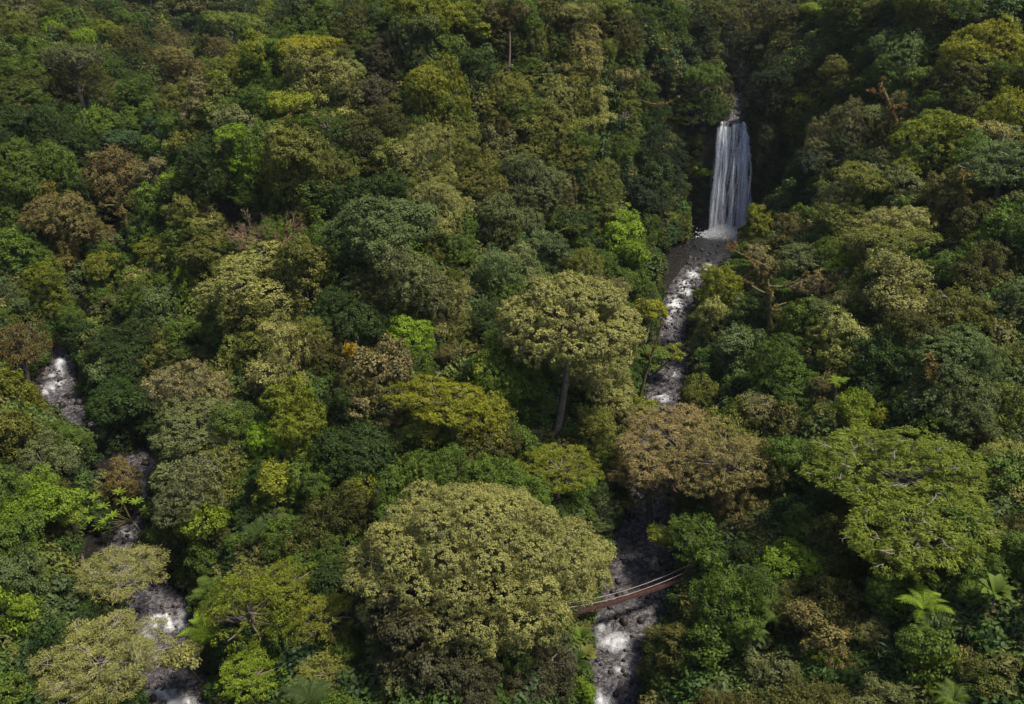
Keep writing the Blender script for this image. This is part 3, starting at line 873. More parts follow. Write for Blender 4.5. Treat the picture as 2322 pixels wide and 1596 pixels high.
gr = defaultdict(list)
for t in KEEP: gr[t['label']].append(t)
ORD = ['', 'second ', 'third ', 'fourth ', 'fifth ', 'sixth ', 'seventh ', 'eighth ']
for lb, ts in gr.items():
    if len(ts) > 1:
        hx = max(q['u'] for q in ts) - min(q['u'] for q in ts); hy = max(q['v'] for q in ts) - min(q['v'] for q in ts)
        key, a, b = ('u', 'leftmost', 'rightmost') if hx > hy else ('v', 'uppermost', 'lowest')
        ts.sort(key=lambda q: q[key]); n = len(ts)
        for i, q in enumerate(ts):
            pre = a if i == 0 else (b if i == n - 1 else f"{ORD[i]}from {'left' if key == 'u' else 'top'}")
            q['label'] = f"{lb}, {pre}"

for t in KEEP:
    if len(t['label'].split()) > 16:
        for q in (' well', ' far', 'small ', 'large ', ' right by'):
            if q in t['label']: t['label'] = t['label'].replace(q, '', 1); break
# ------------------------------------------------------------------ building trees
BIG = {}
def build_tree(t, i):
    R, rz, kd = t['R'], t['rz'], t['kind']
    x, y, zc = t['pos']; gz = float(terrain(np.array([x]), np.array([y]))[0])
    root = thing(t.get('name') or KNAME[kd], (x, y, gz - .3), t['label'], 'tree', f"{CWORD[t['col']]} {KWORD[kd].replace('tree', 'trees')} of the rainforest canopy")
    tw = TWIGS.get((t['u'], t['v']))
    if R > 10.5 or tw:
        me, c, rad = make_crown('crown', kd, R, 100 + i, leaf=.34, dens=.8 if t['col'] == 'tan' else 1.0)
        si = 1; limb = make_limbs('limbs', c, rad, R, (0, 0, -R * KIND_RZ[kd] * .8), 50 + i, M_BARK); Rp = R
    else:
        si = int(np.argmin([abs(math.log(R / s)) for s in SIZES])); me, limb, Rp = proto(kd, si, i % (3 if si < 2 else 2))
    co = link('crown', me, root); lo = link('limbs', limb, root); tws = []
    if tw: tm_ = twig_stars(c, rad, R, kd, tw[0], i, tw[2]); tm_.materials.append(tw[1]); tws = [link('twigs', tm_, root)]; tws[0]['kind'] = 'stuff'
    s = R / Rp; sz = rz / (Rp * KIND_RZ[kd]) ; sz = min(max(sz, s * .6), s * 1.9)
    rot = random.uniform(0, 6.28); ax = random.uniform(.87, 1.15); tl_ = (random.uniform(-.08, .08), random.uniform(-.08, .08))
    for o in [co, lo] + tws:
        o.location = (0, 0, zc - gz + .3); o.scale = (s * ax, s / ax, sz); o.rotation_euler = (*tl_, rot)
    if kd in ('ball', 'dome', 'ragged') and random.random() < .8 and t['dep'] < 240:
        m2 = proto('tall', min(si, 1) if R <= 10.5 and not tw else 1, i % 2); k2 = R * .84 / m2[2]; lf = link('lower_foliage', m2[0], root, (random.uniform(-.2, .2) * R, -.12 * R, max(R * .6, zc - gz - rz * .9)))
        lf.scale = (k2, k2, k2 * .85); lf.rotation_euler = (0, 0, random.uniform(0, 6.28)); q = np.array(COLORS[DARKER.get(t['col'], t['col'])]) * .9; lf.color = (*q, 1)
    bough = []
    if kd in ('ball', 'dome', 'ragged', 'tall') and t['dep'] < 245 and not tw and R < 10.5:
        ncr = random.choice((2, 3, 3, 4)); a0 = random.uniform(0, 6.28)
        for q in range(ncr):
            rr = R * random.uniform(.40, .62); sj = int(np.argmin([abs(math.log(rr / z_)) for z_ in SIZES])); m3 = proto(random.choice(('ball', 'dome', 'ragged')), sj, (i + q) % 3 if sj < 2 else 0)
            an = a0 + q * 6.28 / ncr + random.uniform(-.5, .5); zq = random.uniform(-.8, .25) if q else random.uniform(.25, .6); ds = R * (.55 if zq > 0 else .68)
            bo = link('leafy_bough', m3[0], root, (math.cos(an) * ds, math.sin(an) * ds, max(rr * .8, zc - gz + .3 + zq * rz))); kq = rr / m3[2]; bo.scale = (kq, kq, kq * random.uniform(.8, 1.25)); bo.rotation_euler = (random.uniform(-.2, .2), random.uniform(-.2, .2), random.uniform(0, 6.28)); bough.append(bo)
        for o in (co, lo): o.scale = (s * ax * .84, s / ax * .84, sz * .9)
    cl_ = np.array(COLORS[t['col']]) * np.clip(np.random.default_rng(i).normal(1, .035, 3), .92, 1.08) * np.random.default_rng(i + 900).uniform(.85, 1.15)
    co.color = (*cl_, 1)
    for bo in bough: bo.color = (*(cl_ * random.uniform(.85, 1.12)), 1)
    T = Tubes(); hgt = zc - gz + .3
    T.add(curve_pts((random.uniform(-.8, .8), random.uniform(-.8, .8), 0), (0, 0, hgt - rz * .35), (random.uniform(-.3, .3), random.uniform(-.3, .3), 0), 6), np.linspace(R * .075, R * .045, 6) + .04, 7)
    link('trunk', T.mesh('trunk', M_BARK), root)
    return root
TWIGS = {(2030., 1080.): (45, M_TWIG, 1.), (2090., 1205.): (28, M_TWIG, .9), (1000., 905.): (16, M_TWIG, 1.2), (1540., 1010.): (26, M_TWIG_BROWN, .9), (1470., 1070.): (36, M_TWIG, 1.),
    (2270., 380.): (26, M_TWIG, 1.1), (470., 225.): (26, M_TWIG_BROWN, 1.), (265., 395.): (30, M_TWIG_BROWN, 1.), (585., 640.): (22, M_TWIG, .9), (2180., 712.): (16, M_TWIG, .8)}
def twig_stars(c, rad, R, kd, n, seed, L):
    r = np.random.default_rng(seed); T = Tubes(); sq = .42 if kd == 'feather' else .8
    for _ in range(n):
        i = int(r.integers(0, len(c))); d = unit(1, r, -.1, 1)[0]
        if (c[i] + d * rad[i])[2] < -R * .25: continue
        a = c[i] + d * rad[i] * np.array([1, 1, sq]) * .8; main = d * np.array([1, 1, .3]) + r.normal(0, .2, 3); main /= np.linalg.norm(main)
        e = a + main * L * r.uniform(.8, 1.7) + np.array([0, 0, .35]); Q = curve_pts(a, e, r.normal(0, .1, 3), 5); T.add(Q, np.linspace(.05, .03, 5), 4)
        for k in range(5):
            q = Q[r.integers(1, 5)]; x = np.cross(main, [0, 0, 1]) * (1 if k % 2 else -1); x = x / (np.linalg.norm(x) + .1) * .7 + main * .6 + r.normal(0, .15, 3); T.add([q, q + x * L * r.uniform(.3, .7)], [.032, .018], 3)
    return T.mesh('twigs', None)
for i, t in enumerate(KEEP):
    if not t.get('skip'): t['root'] = build_tree(t, i)
bpy.context.view_layer.update()

# ------------------------------------------------------------------ the tall tree with the bare trunk, the giant crown and the open trees
def tree_at(base, crown_c, R, rz, kd, col, label, name, seed, leaf=.42, dens=1., twigs=0, tm=None, thick=1., twr=.05, trunk_r=None, lobes=None, bark=None, group=None, cr0=.62, kk=None):
    base = np.array(base, float); cc = np.array(crown_c, float)
    root = thing(name, base, label, 'tree', group)
    me, c, rad = make_crown('crown', kd, R, seed, leaf, dens, lobes, cr0, kk)
    off = cc - base; sz = rz / (R * KIND_RZ[kd]) if not lobes else 1
    tb = (0, 0, -R * KIND_RZ[kd] * .7)
    limb = make_limbs('limbs', c, rad, R, tb, seed, tm or M_BARK, twigs, thick, twr)
    for o in (link('crown', me, root, off), link('limbs', limb, root, off)): o.scale = (1, 1, sz); last = o
    root.children[0].color = (*COLORS[col], 1)
    T = Tubes(); tr = trunk_r or R * .06
    T.add(curve_pts((0, 0, -.5), off + np.array([0, 0, tb[2] * sz * .8]), (.3, 0, 0), 8), np.linspace(tr * 1.25, tr * .7, 8), 9)
    link('trunk', T.mesh('trunk', bark or M_BARK), root)
    return root, c, rad
def ground_at(u, v, lift=0):
    p, _ = ray_hit(u, v, lift); z = float(terrain(np.array([p[0]]), np.array([p[1]]))[0]); return np.array([p[0], p[1], z])
# giant pale crown
r = np.random.default_rng(77)
gc, gt = ray_hit(1082, 1288, 12); gdep = (gc - CAM) @ FW; GR = 290 / FPX * gdep
GL = [(960,1125,50),(1040,1135,55),(912,1168,45),(1120,1162,50),(985,1192,60),(1070,1205,60),(880,1218,50),(1160,1218,55),(1240,1184,34),(1292,1212,50),(830,1268,50),(920,1262,60),(1010,1268,65),(1110,1272,65),(1200,1262,60),(1292,1278,60),(1352,1252,44),
    (1358,1312,40),(812,1312,42),(862,1332,55),(950,1332,60),(1040,1342,60),(1130,1346,60),(1220,1336,60),(1306,1340,52),(852,1388,44),(920,1402,55),(1000,1412,60),(1090,1416,60),(1180,1402,60),(1256,1392,48),(1000,1458,40),(1090,1456,48),(1170,1450,45),(1236,1432,38),(905,1440,38)]
EA = np.array([GR * .86, GR * .66, GR * .62]); c = []; rad = []
for (u_, v_, pr_) in GL:
    dv = ray(u_, v_); dv /= np.linalg.norm(dv); oc = (CAM - gc) / EA; dd = dv / EA; a_ = dd @ dd; b2 = oc @ dd; disc = b2 * b2 - a_ * (oc @ oc - 1)
    tt = (-b2 - math.sqrt(disc)) / a_ if disc > 0 else -b2 / a_
    pr_ *= r.uniform(.88, 1.12); q = CAM + dv * tt; rl_ = pr_ / FPX * gdep * .98; q = q + dv * rl_ * .8 - gc; c.append(q); rad.append(rl_ * .84)
db = spread_dirs(34, r, -.1); db = db[db[:, 1] > -.1]
for q in db: c.append(q * EA * .82); rad.append(GR * r.uniform(.15, .22))
c.append(np.array([0, 0, -.05 * GR])); rad.append(GR * .50)
c = np.array(c); rad = np.array(rad)
gb = gc.copy(); gb[2] = float(terrain(np.array([gc[0]]), np.array([gc[1]]))[0])
tree_at(gb, gc, GR, GR * .8, 'dome', 'polive', 'giant spreading pale olive crown at the bottom centre beside the footbridge', 'giant_spreading_tree', 5, leaf=.19, dens=3.9, lobes=(c, rad, .78), trunk_r=.9, cr0=.34, kk=16)
b = ground_at(1250, 1022); ccn = at_y(1290, 748, b[1] + 1.5); dp = (ccn - CAM) @ FW; HR = 158 / FPX * dp
r = np.random.default_rng(78); d = spread_dirs(44, r, -.35); c = d * HR * np.array([.84, .78, .66]) * r.uniform(.88, 1.05, 44)[:, None]; rad = HR * r.uniform(.17, .28, 44)
_, c_, _ = tree_at(b, ccn, HR, HR * .8, 'dome', 'polive', 'big pale olive domed tree on a tall bare dark trunk, left of the stream', 'tall_bare_trunked_tree', 6, leaf=.28, dens=1.5, lobes=(c, rad, .7), trunk_r=.55, cr0=.48)
# open pale trees leaning over the left stream
for (u, v, w_, h_, lb, sd) in ((285, 1300, 190, 110, 'thin pale open tree over the left stream, the smaller upper one with twigs showing', 31), (225, 1500, 300, 200, 'wide thin pale tree hanging over the left stream rapids at bottom left', 33)):
    p, _ = ray_hit(u, v, 11); dep = (p - CAM) @ FW; R = w_ / 2 / FPX * dep * 1.06
    b = ground_at(u - 90, v + 60)
    tree_at(b, p, R, R * .5, 'feather', 'polive', lb, 'open_tree', sd, leaf=.24, dens=1.2, twigs=2, tm=M_TWIG, thick=.32, twr=.03, trunk_r=.2)

# ------------------------------------------------------------------ bare trees
def bare_tree(u, v, w_, lift, seed, m, label, n=9, dens=5, col=None):
    p, _ = ray_hit(u, v, lift); dep = (p - CAM) @ FW; R = w_ / 2 / FPX * dep; g = float(terrain(np.array([p[0]]), np.array([p[1]]))[0])
    root = thing('bare_tree', (p[0], p[1], g), label, 'tree'); r = np.random.default_rng(seed)
    hgt = p[2] - g; T = Tubes(); T.add(curve_pts((0, 0, -.4), (0, 0, hgt - R * .5), (.3, 0, 0), 6), np.linspace(R * .07, R * .045, 6), 7); link('trunk', T.mesh('trunk', m), root)
    T = Tubes(); o = np.array([0, 0, hgt - R * .55])
    def grow(a, d, L, rad, lev):
        e = a + d * L; bow = r.normal(0, L * .06, 3); P = curve_pts(a, e, bow, 5); T.add(P, np.maximum(.03, np.linspace(rad, rad * .55, 5)), 5 if lev < 2 else 3)
        if lev >= 4: return
        for k in range(dens if lev else 4):
            t = r.integers(2, 5); nd = d + unit(1, r)[0] * .62 + np.array([0, 0, .14]); nd /= np.linalg.norm(nd)
            grow(P[t], nd, L * r.uniform(.42, .62), rad * .5, lev + 1)
    for k in range(n):
        th = k * 2.4; d0 = np.array([math.cos(th) * .9, math.sin(th) * .9, r.uniform(.25, 1.0)]); d0 /= np.linalg.norm(d0)
        grow(o, d0, R * .62, R * .03, 0 if k < 0 else 1)
    link('branches', T.mesh('branches', m), root); return root
bare_tree(600, 520, 190, 14, 3, M_TWIG_BROWN, 'bare brown twiggy tree without leaves in the left middle of the forest', 11, 5)
bare_tree(525, 690, 90, 8, 6, M_TWIG, 'small leafless pale tree left of the pale olive crown', 7, 4)
bare_tree(2085, 245, 90, 8, 9, M_TWIG_BROWN, 'leafless grey twiggy tree right of the mossy snag', 8, 4)
bare_tree(1395, 262, 80, 9, 12, M_TWIG, 'small pale leafless branches left of the waterfall under the pinkish crown', 6, 4)

# ------------------------------------------------------------------ mossy snags and leaning branches with tufts of epiphytes
def tuft_mesh(name, pts, r, n=60, L=.5, w_=.07):
    pts = np.asarray(pts); k = len(pts) * n; P = np.repeat(pts, n, 0); d = unit(k, r, -.4, 1); e = P + d * (L * r.uniform(.5, 1.2, k))[:, None]; P = P + r.normal(0, .12, P.shape)
    s = np.cross(d, unit(k, r)); s /= np.linalg.norm(s, axis=1)[:, None] + 1e-9; mid = (P + e) / 2
    V = np.stack([P, mid + s * w_, e, mid - s * w_], 1).reshape(-1, 3)
    return mesh_from(name, V, np.arange(k * 4).reshape(-1, 4), M_LEAF, {'tone': ('FACE', 'FLOAT', np.clip(r.normal(.45, .25, k), 0, 1))})
def snag(u0, v0, u1, v1, rad, seed, label, col, arms=4, name='mossy_snag', cat='tree trunk', tufts=26, depth_lift=0, L=.6):
    """a mossy trunk from photo point (u0,v0) at its foot to (u1,v1) at its tip, standing where its foot meets the ground"""
    b, _ = ray_hit(u0, v0, depth_lift); e = at_y(u1, v1, b[1]); r = np.random.default_rng(seed)
    root = thing(name, b, label, cat); off = e - b; T = Tubes(); P = curve_pts((0, 0, 0), off, r.normal(0, .5, 3), 10); T.add(P, np.linspace(rad, rad * .55, 10), 8)
    tp = [P[i] + r.normal(0, rad, 3) for i in r.integers(1, 10, tufts // 2)]
    link('trunk', T.mesh('trunk', M_BARK_MOSS), root)
    if arms:
        T = Tubes()
        for k in range(arms):
            a = P[r.integers(5, 10)]; d = unit(1, r, .0, .9)[0]; q = a + d * np.linalg.norm(off) * r.uniform(.2, .45); Q = curve_pts(a, q, r.normal(0, .4, 3), 7); T.add(Q, np.linspace(rad * .5, rad * .2, 7), 6)
            tp += [Q[i] + r.normal(0, rad * .4, 3) for i in r.integers(1, 7, max(2, tufts // 2 // arms))]
        link('branches', T.mesh('branches', M_BARK_MOSS), root)
    o = link('epiphyte_tufts', tuft_mesh('epiphyte_tufts', tp, r, 60, L), root); o['kind'] = 'stuff'; o.color = (*col, 1); return root
OR_, OL_, MO_ = (.15, .11, .04), (.17, .14, .05), (.13, .13, .035)
snag(1748, 805, 1738, 630, .55, 1, 'tall mossy trunk wrapped in brown epiphytes on the right bank slope', (.15, .12, .05), 6, tufts=60, depth_lift=2)
snag(2040, 300, 2000, 200, .6, 2, 'gnarled brown mossy snag at the upper right, shaggy with reddish moss', (.17, .11, .05), 5, tufts=50, depth_lift=7)
snag(2085, 905, 2105, 820, .4, 3, 'orange mossy forked trunk poking through the left of the bluish crown', OR_, 6, tufts=40, depth_lift=9)
snag(305, 560, 270, 440, .5, 4, 'dark mossy trunk hung with epiphytes below the brown ragged crown at upper left', (.14, .11, .05), 4, tufts=36, depth_lift=5)
snag(2190, 470, 2185, 400, .4, 5, 'mossy trunk holding up brown ragged foliage near the right edge', OL_, 4, tufts=30, depth_lift=8)
snag(1455, 228, 1535, 222, .14, 6, 'thin mossy yellow-orange branch reaching sideways left of the waterfall top', (.22, .15, .035), 0, 'mossy_branch', 'branch', tufts=26, depth_lift=13, L=.45)
snag(1730, 600, 1650, 560, .16, 7, 'pinkish twisted branch with epiphytes reaching out below the plunge pool', (.24, .15, .09), 5, 'mossy_branch', 'branch', tufts=26, depth_lift=11, L=.5)
snag(1480, 1115, 1425, 1140, .14, 8, 'dead crooked branch sticking out over the stream under the brown feathery crown', (.16, .12, .05), 4, 'dead_branch', 'branch', tufts=8, depth_lift=8)
snag(1443, 935, 1500, 735, .30, 9, 'thin dark leaning trunk with sparse yellow leaves in front of the stream', (.15, .13, .03), 3, 'leaning_trunk', 'tree trunk', tufts=12, depth_lift=3, L=.4)
snag(800, 795, 798, 780, .25, 10, 'orange tuft of epiphytes on top of the pinkish vine-draped crown', (.28, .19, .02), 0, 'epiphyte_clump', 'plant', tufts=26, depth_lift=13, L=.8)
snag(1600, 400, 1540, 352, .07, 11, 'slender leafy branch arching in front of the waterfall cliff', (.10, .16, .03), 0, 'leafy_branch', 'branch', tufts=8, depth_lift=5, L=.5)
# pale bare trunk, upper centre
b_, _ = ray_hit(1151, 178, 2); e_ = at_y(1155, 72, b_[1]); T = Tubes(); T.add(curve_pts((0, 0, 0), e_ - b_, (.2, 0, 0), 8), np.linspace(.30, .17, 8), 8)
o = thing('bare_trunked_tree', b_); link('trunk', T.mesh('trunk', simple_noise('pinkish_bark', (.09, .065, .055), (.19, .15, .12), 2, .8)), o); tag(o, 'pale pinkish bare trunk standing in shade near the top centre', 'tree trunk')

# small open-leaved trees in front of the water
def sprig_tree(u, v, w_, lift, col, label, seed, lean=(0, 0), kd='sparse', dens=2.0, leaf=.38, name='young_tree'):
    p, _ = ray_hit(u, v, lift); dep = (p - CAM) @ FW; R = w_ / 2 / FPX * dep; b = ground_at(u + lean[0], v + lean[1])
    if abs(b[1] - p[1]) > 12: b = np.array([p[0] + lean[0] * .05, p[1], 0]); b[2] = float(terrain(np.array([b[0]]), np.array([b[1]]))[0])
    tree_at(b, p, R, R * .7, kd, col, label, name, seed, leaf, dens, twigs=2, tm=M_BARK, thick=.8, twr=.03, trunk_r=.14)
sprig_tree(415, 1490, 100, 8, 'polive', 'pale twiggy boughs just below the left stream rapids', 51, (40, 60))
sprig_tree(1478, 700, 84, 10, 'yellow', 'small thin tree with yellow leaves standing before the white cascade', 41, (-40, 150))
sprig_tree(1520, 800, 76, 7, 'ygreen', 'leafy yellow-green branches crossing the stream below the cascade', 42, (-60, 60))
sprig_tree(1470, 812, 84, 7, 'green', 'green bushy young tree on the left bank below the cascade', 43, (-30, 60), 'ball', 1)
sprig_tree(1568, 378, 30, 7, 'lime', 'small tuft of bright leaves just left of the falling water', 44, (-40, 20))
sprig_tree(1598, 392, 36, 7, 'lime', 'small bright leaf cluster overlapping the left edge of the waterfall', 45, (-60, 20))
sprig_tree(1500, 1215, 62, 7, 'ygreen', 'lime leafy boughs reaching over the stream above the footbridge', 46, (90, 30), 'feather', .8)
sprig_tree(1640, 1280, 90, 5, 'green', 'green bushy young tree over the right end of the footbridge', 52, (20, 20), 'ball', 1)

# ------------------------------------------------------------------ tree ferns, broad-leaved plants, trumpet tree
def frond_mesh(L=2.4, n=22):
    V = []; F = []
    t = np.linspace(0, 1, n); zc_ = L * .42 * np.sin(t * 2.2) - L * .28 * t ** 2; xc = L * t
    for i in range(n):
        wd = L * .25 * math.sin(math.pi * (t[i] * .92 + .06)) ** .7
        for s in (-1, 1):
            k = len(V); q = np.array([xc[i], 0, zc_[i]]); tip = q + np.array([L * .06, s * wd, -wd * .28]); hw_ = L / n * .42
            V += [q + [-hw_, 0, 0], q + [hw_, 0, 0], tip + [hw_ * .35, 0, 0], tip - [hw_ * .35, 0, 0]]; F.append([k, k + 1, k + 2, k + 3])
    for i in range(n - 1):
        k = len(V); a = np.array([xc[i], 0, zc_[i] + .01]); b = np.array([xc[i + 1], 0, zc_[i + 1] + .01]); V += [a + [0, .03, 0], b + [0, .03, 0], b - [0, .03, 0], a - [0, .03, 0]]; F.append([k, k + 1, k + 2, k + 3])
    rr = np.random.default_rng(1)
    return mesh_from('frond', V, F, M_LEAF, {'tone': ('FACE', 'FLOAT', np.clip(rr.normal(.5, .14, len(F)), 0, 1))})
FROND = frond_mesh()
def broad_leaf_mesh(L=1.9, w_=.42):
    n = 9; t = np.linspace(0, 1, n); V = []; F = []
    for i in range(n):
        wd = w_ * math.sin(math.pi * min(1, t[i] * .95 + .05)) ** .6 * (1 if i < n - 1 else 0); z = L * (.75 * t[i] - .62 * t[i] ** 2); x = L * t[i]
        V += [[x, -wd, z + wd * .25], [x, 0, z], [x, wd, z + wd * .25]]
        if i: k = 3 * i; F += [[k - 3, k - 2, k + 1, k], [k - 2, k - 1, k + 2, k + 1]]
    return mesh_from('leaf', V, F, M_LEAF, {'tone': ('FACE', 'FLOAT', np.linspace(.4, .6, len(F)))})
BROAD = broad_leaf_mesh()
def fern(u, v, rpx, col, label, lift=5, n=11, seed=0, name='tree_fern', leafm=None, cat='tree fern', tilt=.15, group='tree ferns among the lower forest'):
    p, _ = ray_hit(u, v, lift); dep = (p - CAM) @ FW; L = rpx / FPX * dep / ({'frond': 2.2}.get((leafm or FROND).name.split('.')[0], 1.8)); g = float(terrain(np.array([p[0]]), np.array([p[1]]))[0])
    r = np.random.default_rng(seed + int(u)); root = thing(name, (p[0], p[1], g), label, cat, group)
    T = Tubes(); T.add(curve_pts((0, 0, -.3), (0, 0, p[2] - g), (.1, 0, 0), 5), [.13, .11, .1, .09, .08], 6); link('trunk', T.mesh('trunk', M_BARK), root)
    for k in range(n):
        o = link('frond' if (leafm or FROND) is FROND else 'leaf', leafm or FROND, root, (0, 0, p[2] - g))
        o.rotation_euler = (r.normal(0, .12), -r.uniform(-.1, .35) - tilt, k * 2 * math.pi / n + r.normal(0, .12)); o.scale = [L * r.uniform(.8, 1.12)] * 3
        q = np.array(COLORS[col]) * r.uniform(.8, 1.2); o.color = (*q, 1)
for a in ((485, 1360, 60, 'green', 'tree fern with arching fronds right of the left stream, the upper of two', 5), (480, 1445, 62, 'lime', 'tree fern spreading fronds beside the left stream rapids, the lower of two', 5),
          (1930, 1215, 52, 'dgreen', 'dark tree fern under the twiggy yellow-green crown', 6), (1935, 1250, 46, 'green', 'green tree fern just below the dark one under the twiggy crown', 6), (2092, 1385, 62, 'lime', 'bright green tree fern with broad hanging fronds at lower right', 8),
          (2118, 1432, 44, 'green', 'smaller tree fern just below the bright one at lower right', 7), (1700, 1335, 58, 'bgreen', 'bluish tree fern right of the footbridge end', 7), (1698, 1440, 44, 'green', 'star-shaped green tree fern below the bluish fern', 8),
          (1665, 1380, 50, 'dgreen', 'dark tree fern between the bluish fern and the star-shaped one', 6), (700, 1590, 60, 'dgreen', 'dark tree fern at the bottom edge left of centre', 7), (1897, 872, 26, 'lime', 'little bright tree fern amid the right slope foliage', 9),
          (1305, 530, 34, 'olive', 'olive tree fern in the upper centre left of the gorge', 10), (1560, 1500, 46, 'green', 'tree fern at the right edge of the lower stream', 6), (1760, 1395, 50, 'green', 'green tree fern right of the dark one, lower right', 7),
          (1640, 1590, 52, 'bgreen', 'grey-green tree fern at the bottom edge right of the stream', 6), (2160, 1590, 46, 'green', 'tree fern at the bottom edge in the lower right corner area', 6), (585, 1215, 40, 'dgreen', 'small dark tree fern right of the lime umbrella tree', 7)):
    fern(*a[:5], lift=a[5])
for a in ((1318, 1452, 34, 'green', 'broad-leaved plant under the footbridge left end', 3), (1325, 1492, 34, 'olive', 'broad-leaved yellowish plant on the left bank of the lower stream', 3), (1560, 1560, 52, 'bgreen', 'broad bluish-leaved plant at the bottom right of the stream', 3), (1880, 1390, 46, 'lime', 'broad-leaved light green plant left of the bright tree fern', 6),
          (2255, 1350, 46, 'green', 'broad-leaved plant near the lower right edge', 7), (1500, 1575, 44, 'green', 'broad-leaved plant by the boulders at the bottom edge', 2), (1300, 1515, 44, 'dgreen', 'dark broad-leaved plant on the lower left bank', 3), (1815, 1420, 40, 'green', 'broad-leaved plant below the lime domed tree', 5)):
    fern(*a[:5], lift=a[5], n=13, name='broad_leaved_plant', leafm=BROAD, cat='plant', tilt=.35, group='broad-leaved plants near the water')
# trumpet tree: long pale limbs ending in stars of leaves
def trumpet_tree():
    b = ground_at(330, 1245); root = thing('trumpet_tree', b, 'trumpet tree with star-shaped leaf clusters on bare limbs crossing the left stream', 'tree'); r = np.random.default_rng(8)
    cl = [(205, 1180), (235, 1150), (278, 1140), (255, 1172), (225, 1195), (180, 1205), (200, 1160), (270, 1118), (310, 1140), (240, 1185), (190, 1215), (215, 1130), (165, 1170), (330, 1160)]
    T = Tubes(); st = np.array([0, 0, 0.]); fork = at_y(300, 1180, b[1] + 1) - b
    T.add(curve_pts(st, fork, (.4, 0, 0), 6), np.linspace(.2, .12, 6), 6); link('trunk', T.mesh('trunk', M_TWIG), root); T = Tubes()
    for (u, v) in cl:
        q = at_y(u, v, b[1] + r.uniform(-1, 2.5)) - b; T.add(curve_pts(fork, q, (0, 0, -.5), 6), np.linspace(.05, .03, 6), 5)
        for k in range(11):
            o = link('leaf', BROAD, root, q); o.rotation_euler = (0, -.25 + r.normal(0, .12), k * .628 + r.normal(0, .1)); s = r.uniform(.5, .68); o.scale = (s, s * .5, s * .6); o.color = (*(np.array(COLORS['lime']) * r.uniform(.7, 1.1)), 1)
    link('limbs', T.mesh('limbs', M_BARK_MOSS), root)
trumpet_tree()

# ------------------------------------------------------------------ suspension footbridge
def bridge():
    A = at_z(1236, 1403, 4.0); B = at_z(1610, 1285, 4.8)
    root = thing('footbridge', A, 'rusty red suspension footbridge with two pale cables slung across the lower stream', 'bridge')
    L = np.linalg.norm(B - A); ax = (B - A) / L; side = np.array([-ax[1], ax[0], 0]); side /= np.linalg.norm(side); half = .35
    def pt(t, s, h): return (B - A) * t + side * s * half + np.array([0, 0, h - .8 * 4 * t * (1 - t)])
    n = int(L / .30); P = []
    hx, hy, hz = .13, half, .03
    Vb = np.array([[x, y, z] for x in (-hx, hx) for y in (-hy, hy) for z in (-hz, hz)]); Fb = [[0, 1, 3, 2], [4, 6, 7, 5], [0, 4, 5, 1], [2, 3, 7, 6], [0, 2, 6, 4], [1, 5, 7, 3]]
    pm = mesh_from('plank', Vb, Fb, M_RUST); r = np.random.default_rng(2)
    for i in range(n):
        o = link('plank', pm, root, pt((i + .5) / n, 0, 0)); d = pt((i + 1) / n, 0, 0) - pt(i / n, 0, 0)
        o.rotation_euler = (r.normal(0, .02), -math.atan2(d[2], math.hypot(d[0], d[1])), math.atan2(ax[1], ax[0]) + r.normal(0, .02))
    ts = np.linspace(0, 1, 25)
    def hand(t): return .95 + .8 * (2 * t - 1) ** 2
    for s in (-1, 1):
        T = Tubes(); T.add([pt(t, s * 1.15, hand(t)) for t in ts], .032, 6); link('cable', T.mesh('cable', M_CABLE), root)
        T = Tubes(); T.add([pt(t, s * .95, -.07) for t in ts], .04, 5); link('deck_cable', T.mesh('deck_cable', M_RUST2), root)
        for k in range(1, 24):
            t = k / 24; T = Tubes(); T.add([pt(t, s, 0), pt(t, s * 1.15, hand(t))], .016, 4); link('hanger', T.mesh('hanger', M_RUST2), root)
        T = Tubes(); m = 150
        for k in range(m):
            for q in (-1, 1):
                t0 = k / m; t1 = min(1, max(0, t0 + q * .5 / L)); T.add([pt(t0, s, 0), pt(t1, s * 1.05, .4)], .008, 3)
        T.add([pt(t, s * 1.05, .4) for t in ts], .014, 4)
        o = link('side_netting', T.mesh('side_netting', M_RUST2), root); o['kind'] = 'stuff'
        for e in (0, 1):
            T = Tubes(); T.add([pt(e, s * 1.15, -2.5), pt(e, s * 1.15, 2.4)], .11, 6); link('post', T.mesh('post', M_RUST), root)
bridge()

# ------------------------------------------------------------------ boulders
def rock_mesh(seed, m):
    import bmesh
    bm = bmesh.new(); bmesh.ops.create_icosphere(bm, subdivisions=3, radius=1); r = random.Random(seed)
    from mathutils import noise
    pl = [(Vector((r.gauss(0, 1), r.gauss(0, 1), r.gauss(0, 1))).normalized(), r.uniform(.55, .85)) for _ in range(9)]
    for v in bm.verts:
        for nrm, dd in pl:
            q = v.co.dot(nrm) - dd
            if q > 0: v.co -= nrm * q
        v.co += v.co.normalized() * noise.fractal(v.co * 1.8 + Vector((seed, 0, 0)), .8, 2, 4) * .13
    me = bpy.data.meshes.new('boulder'); bm.to_mesh(me); bm.free(); me.materials.append(m); return me
ROCKS = [rock_mesh(i, M_ROCK) for i in range(5)] + [rock_mesh(9, M_ROCK_RED), rock_mesh(12, M_ROCK_RED)]
def put_rock(x, y, z, s, k, label, group=None, sc=(1, 1, .7)):
    o = link('boulder', ROCKS[k], None, (x, y, z)); o.scale = (s * sc[0], s * sc[1], s * sc[2]); o.rotation_euler = (random.uniform(-.2, .2), random.uniform(-.2, .2), random.uniform(0, 6.3)); tag(o, label, 'boulder', group)
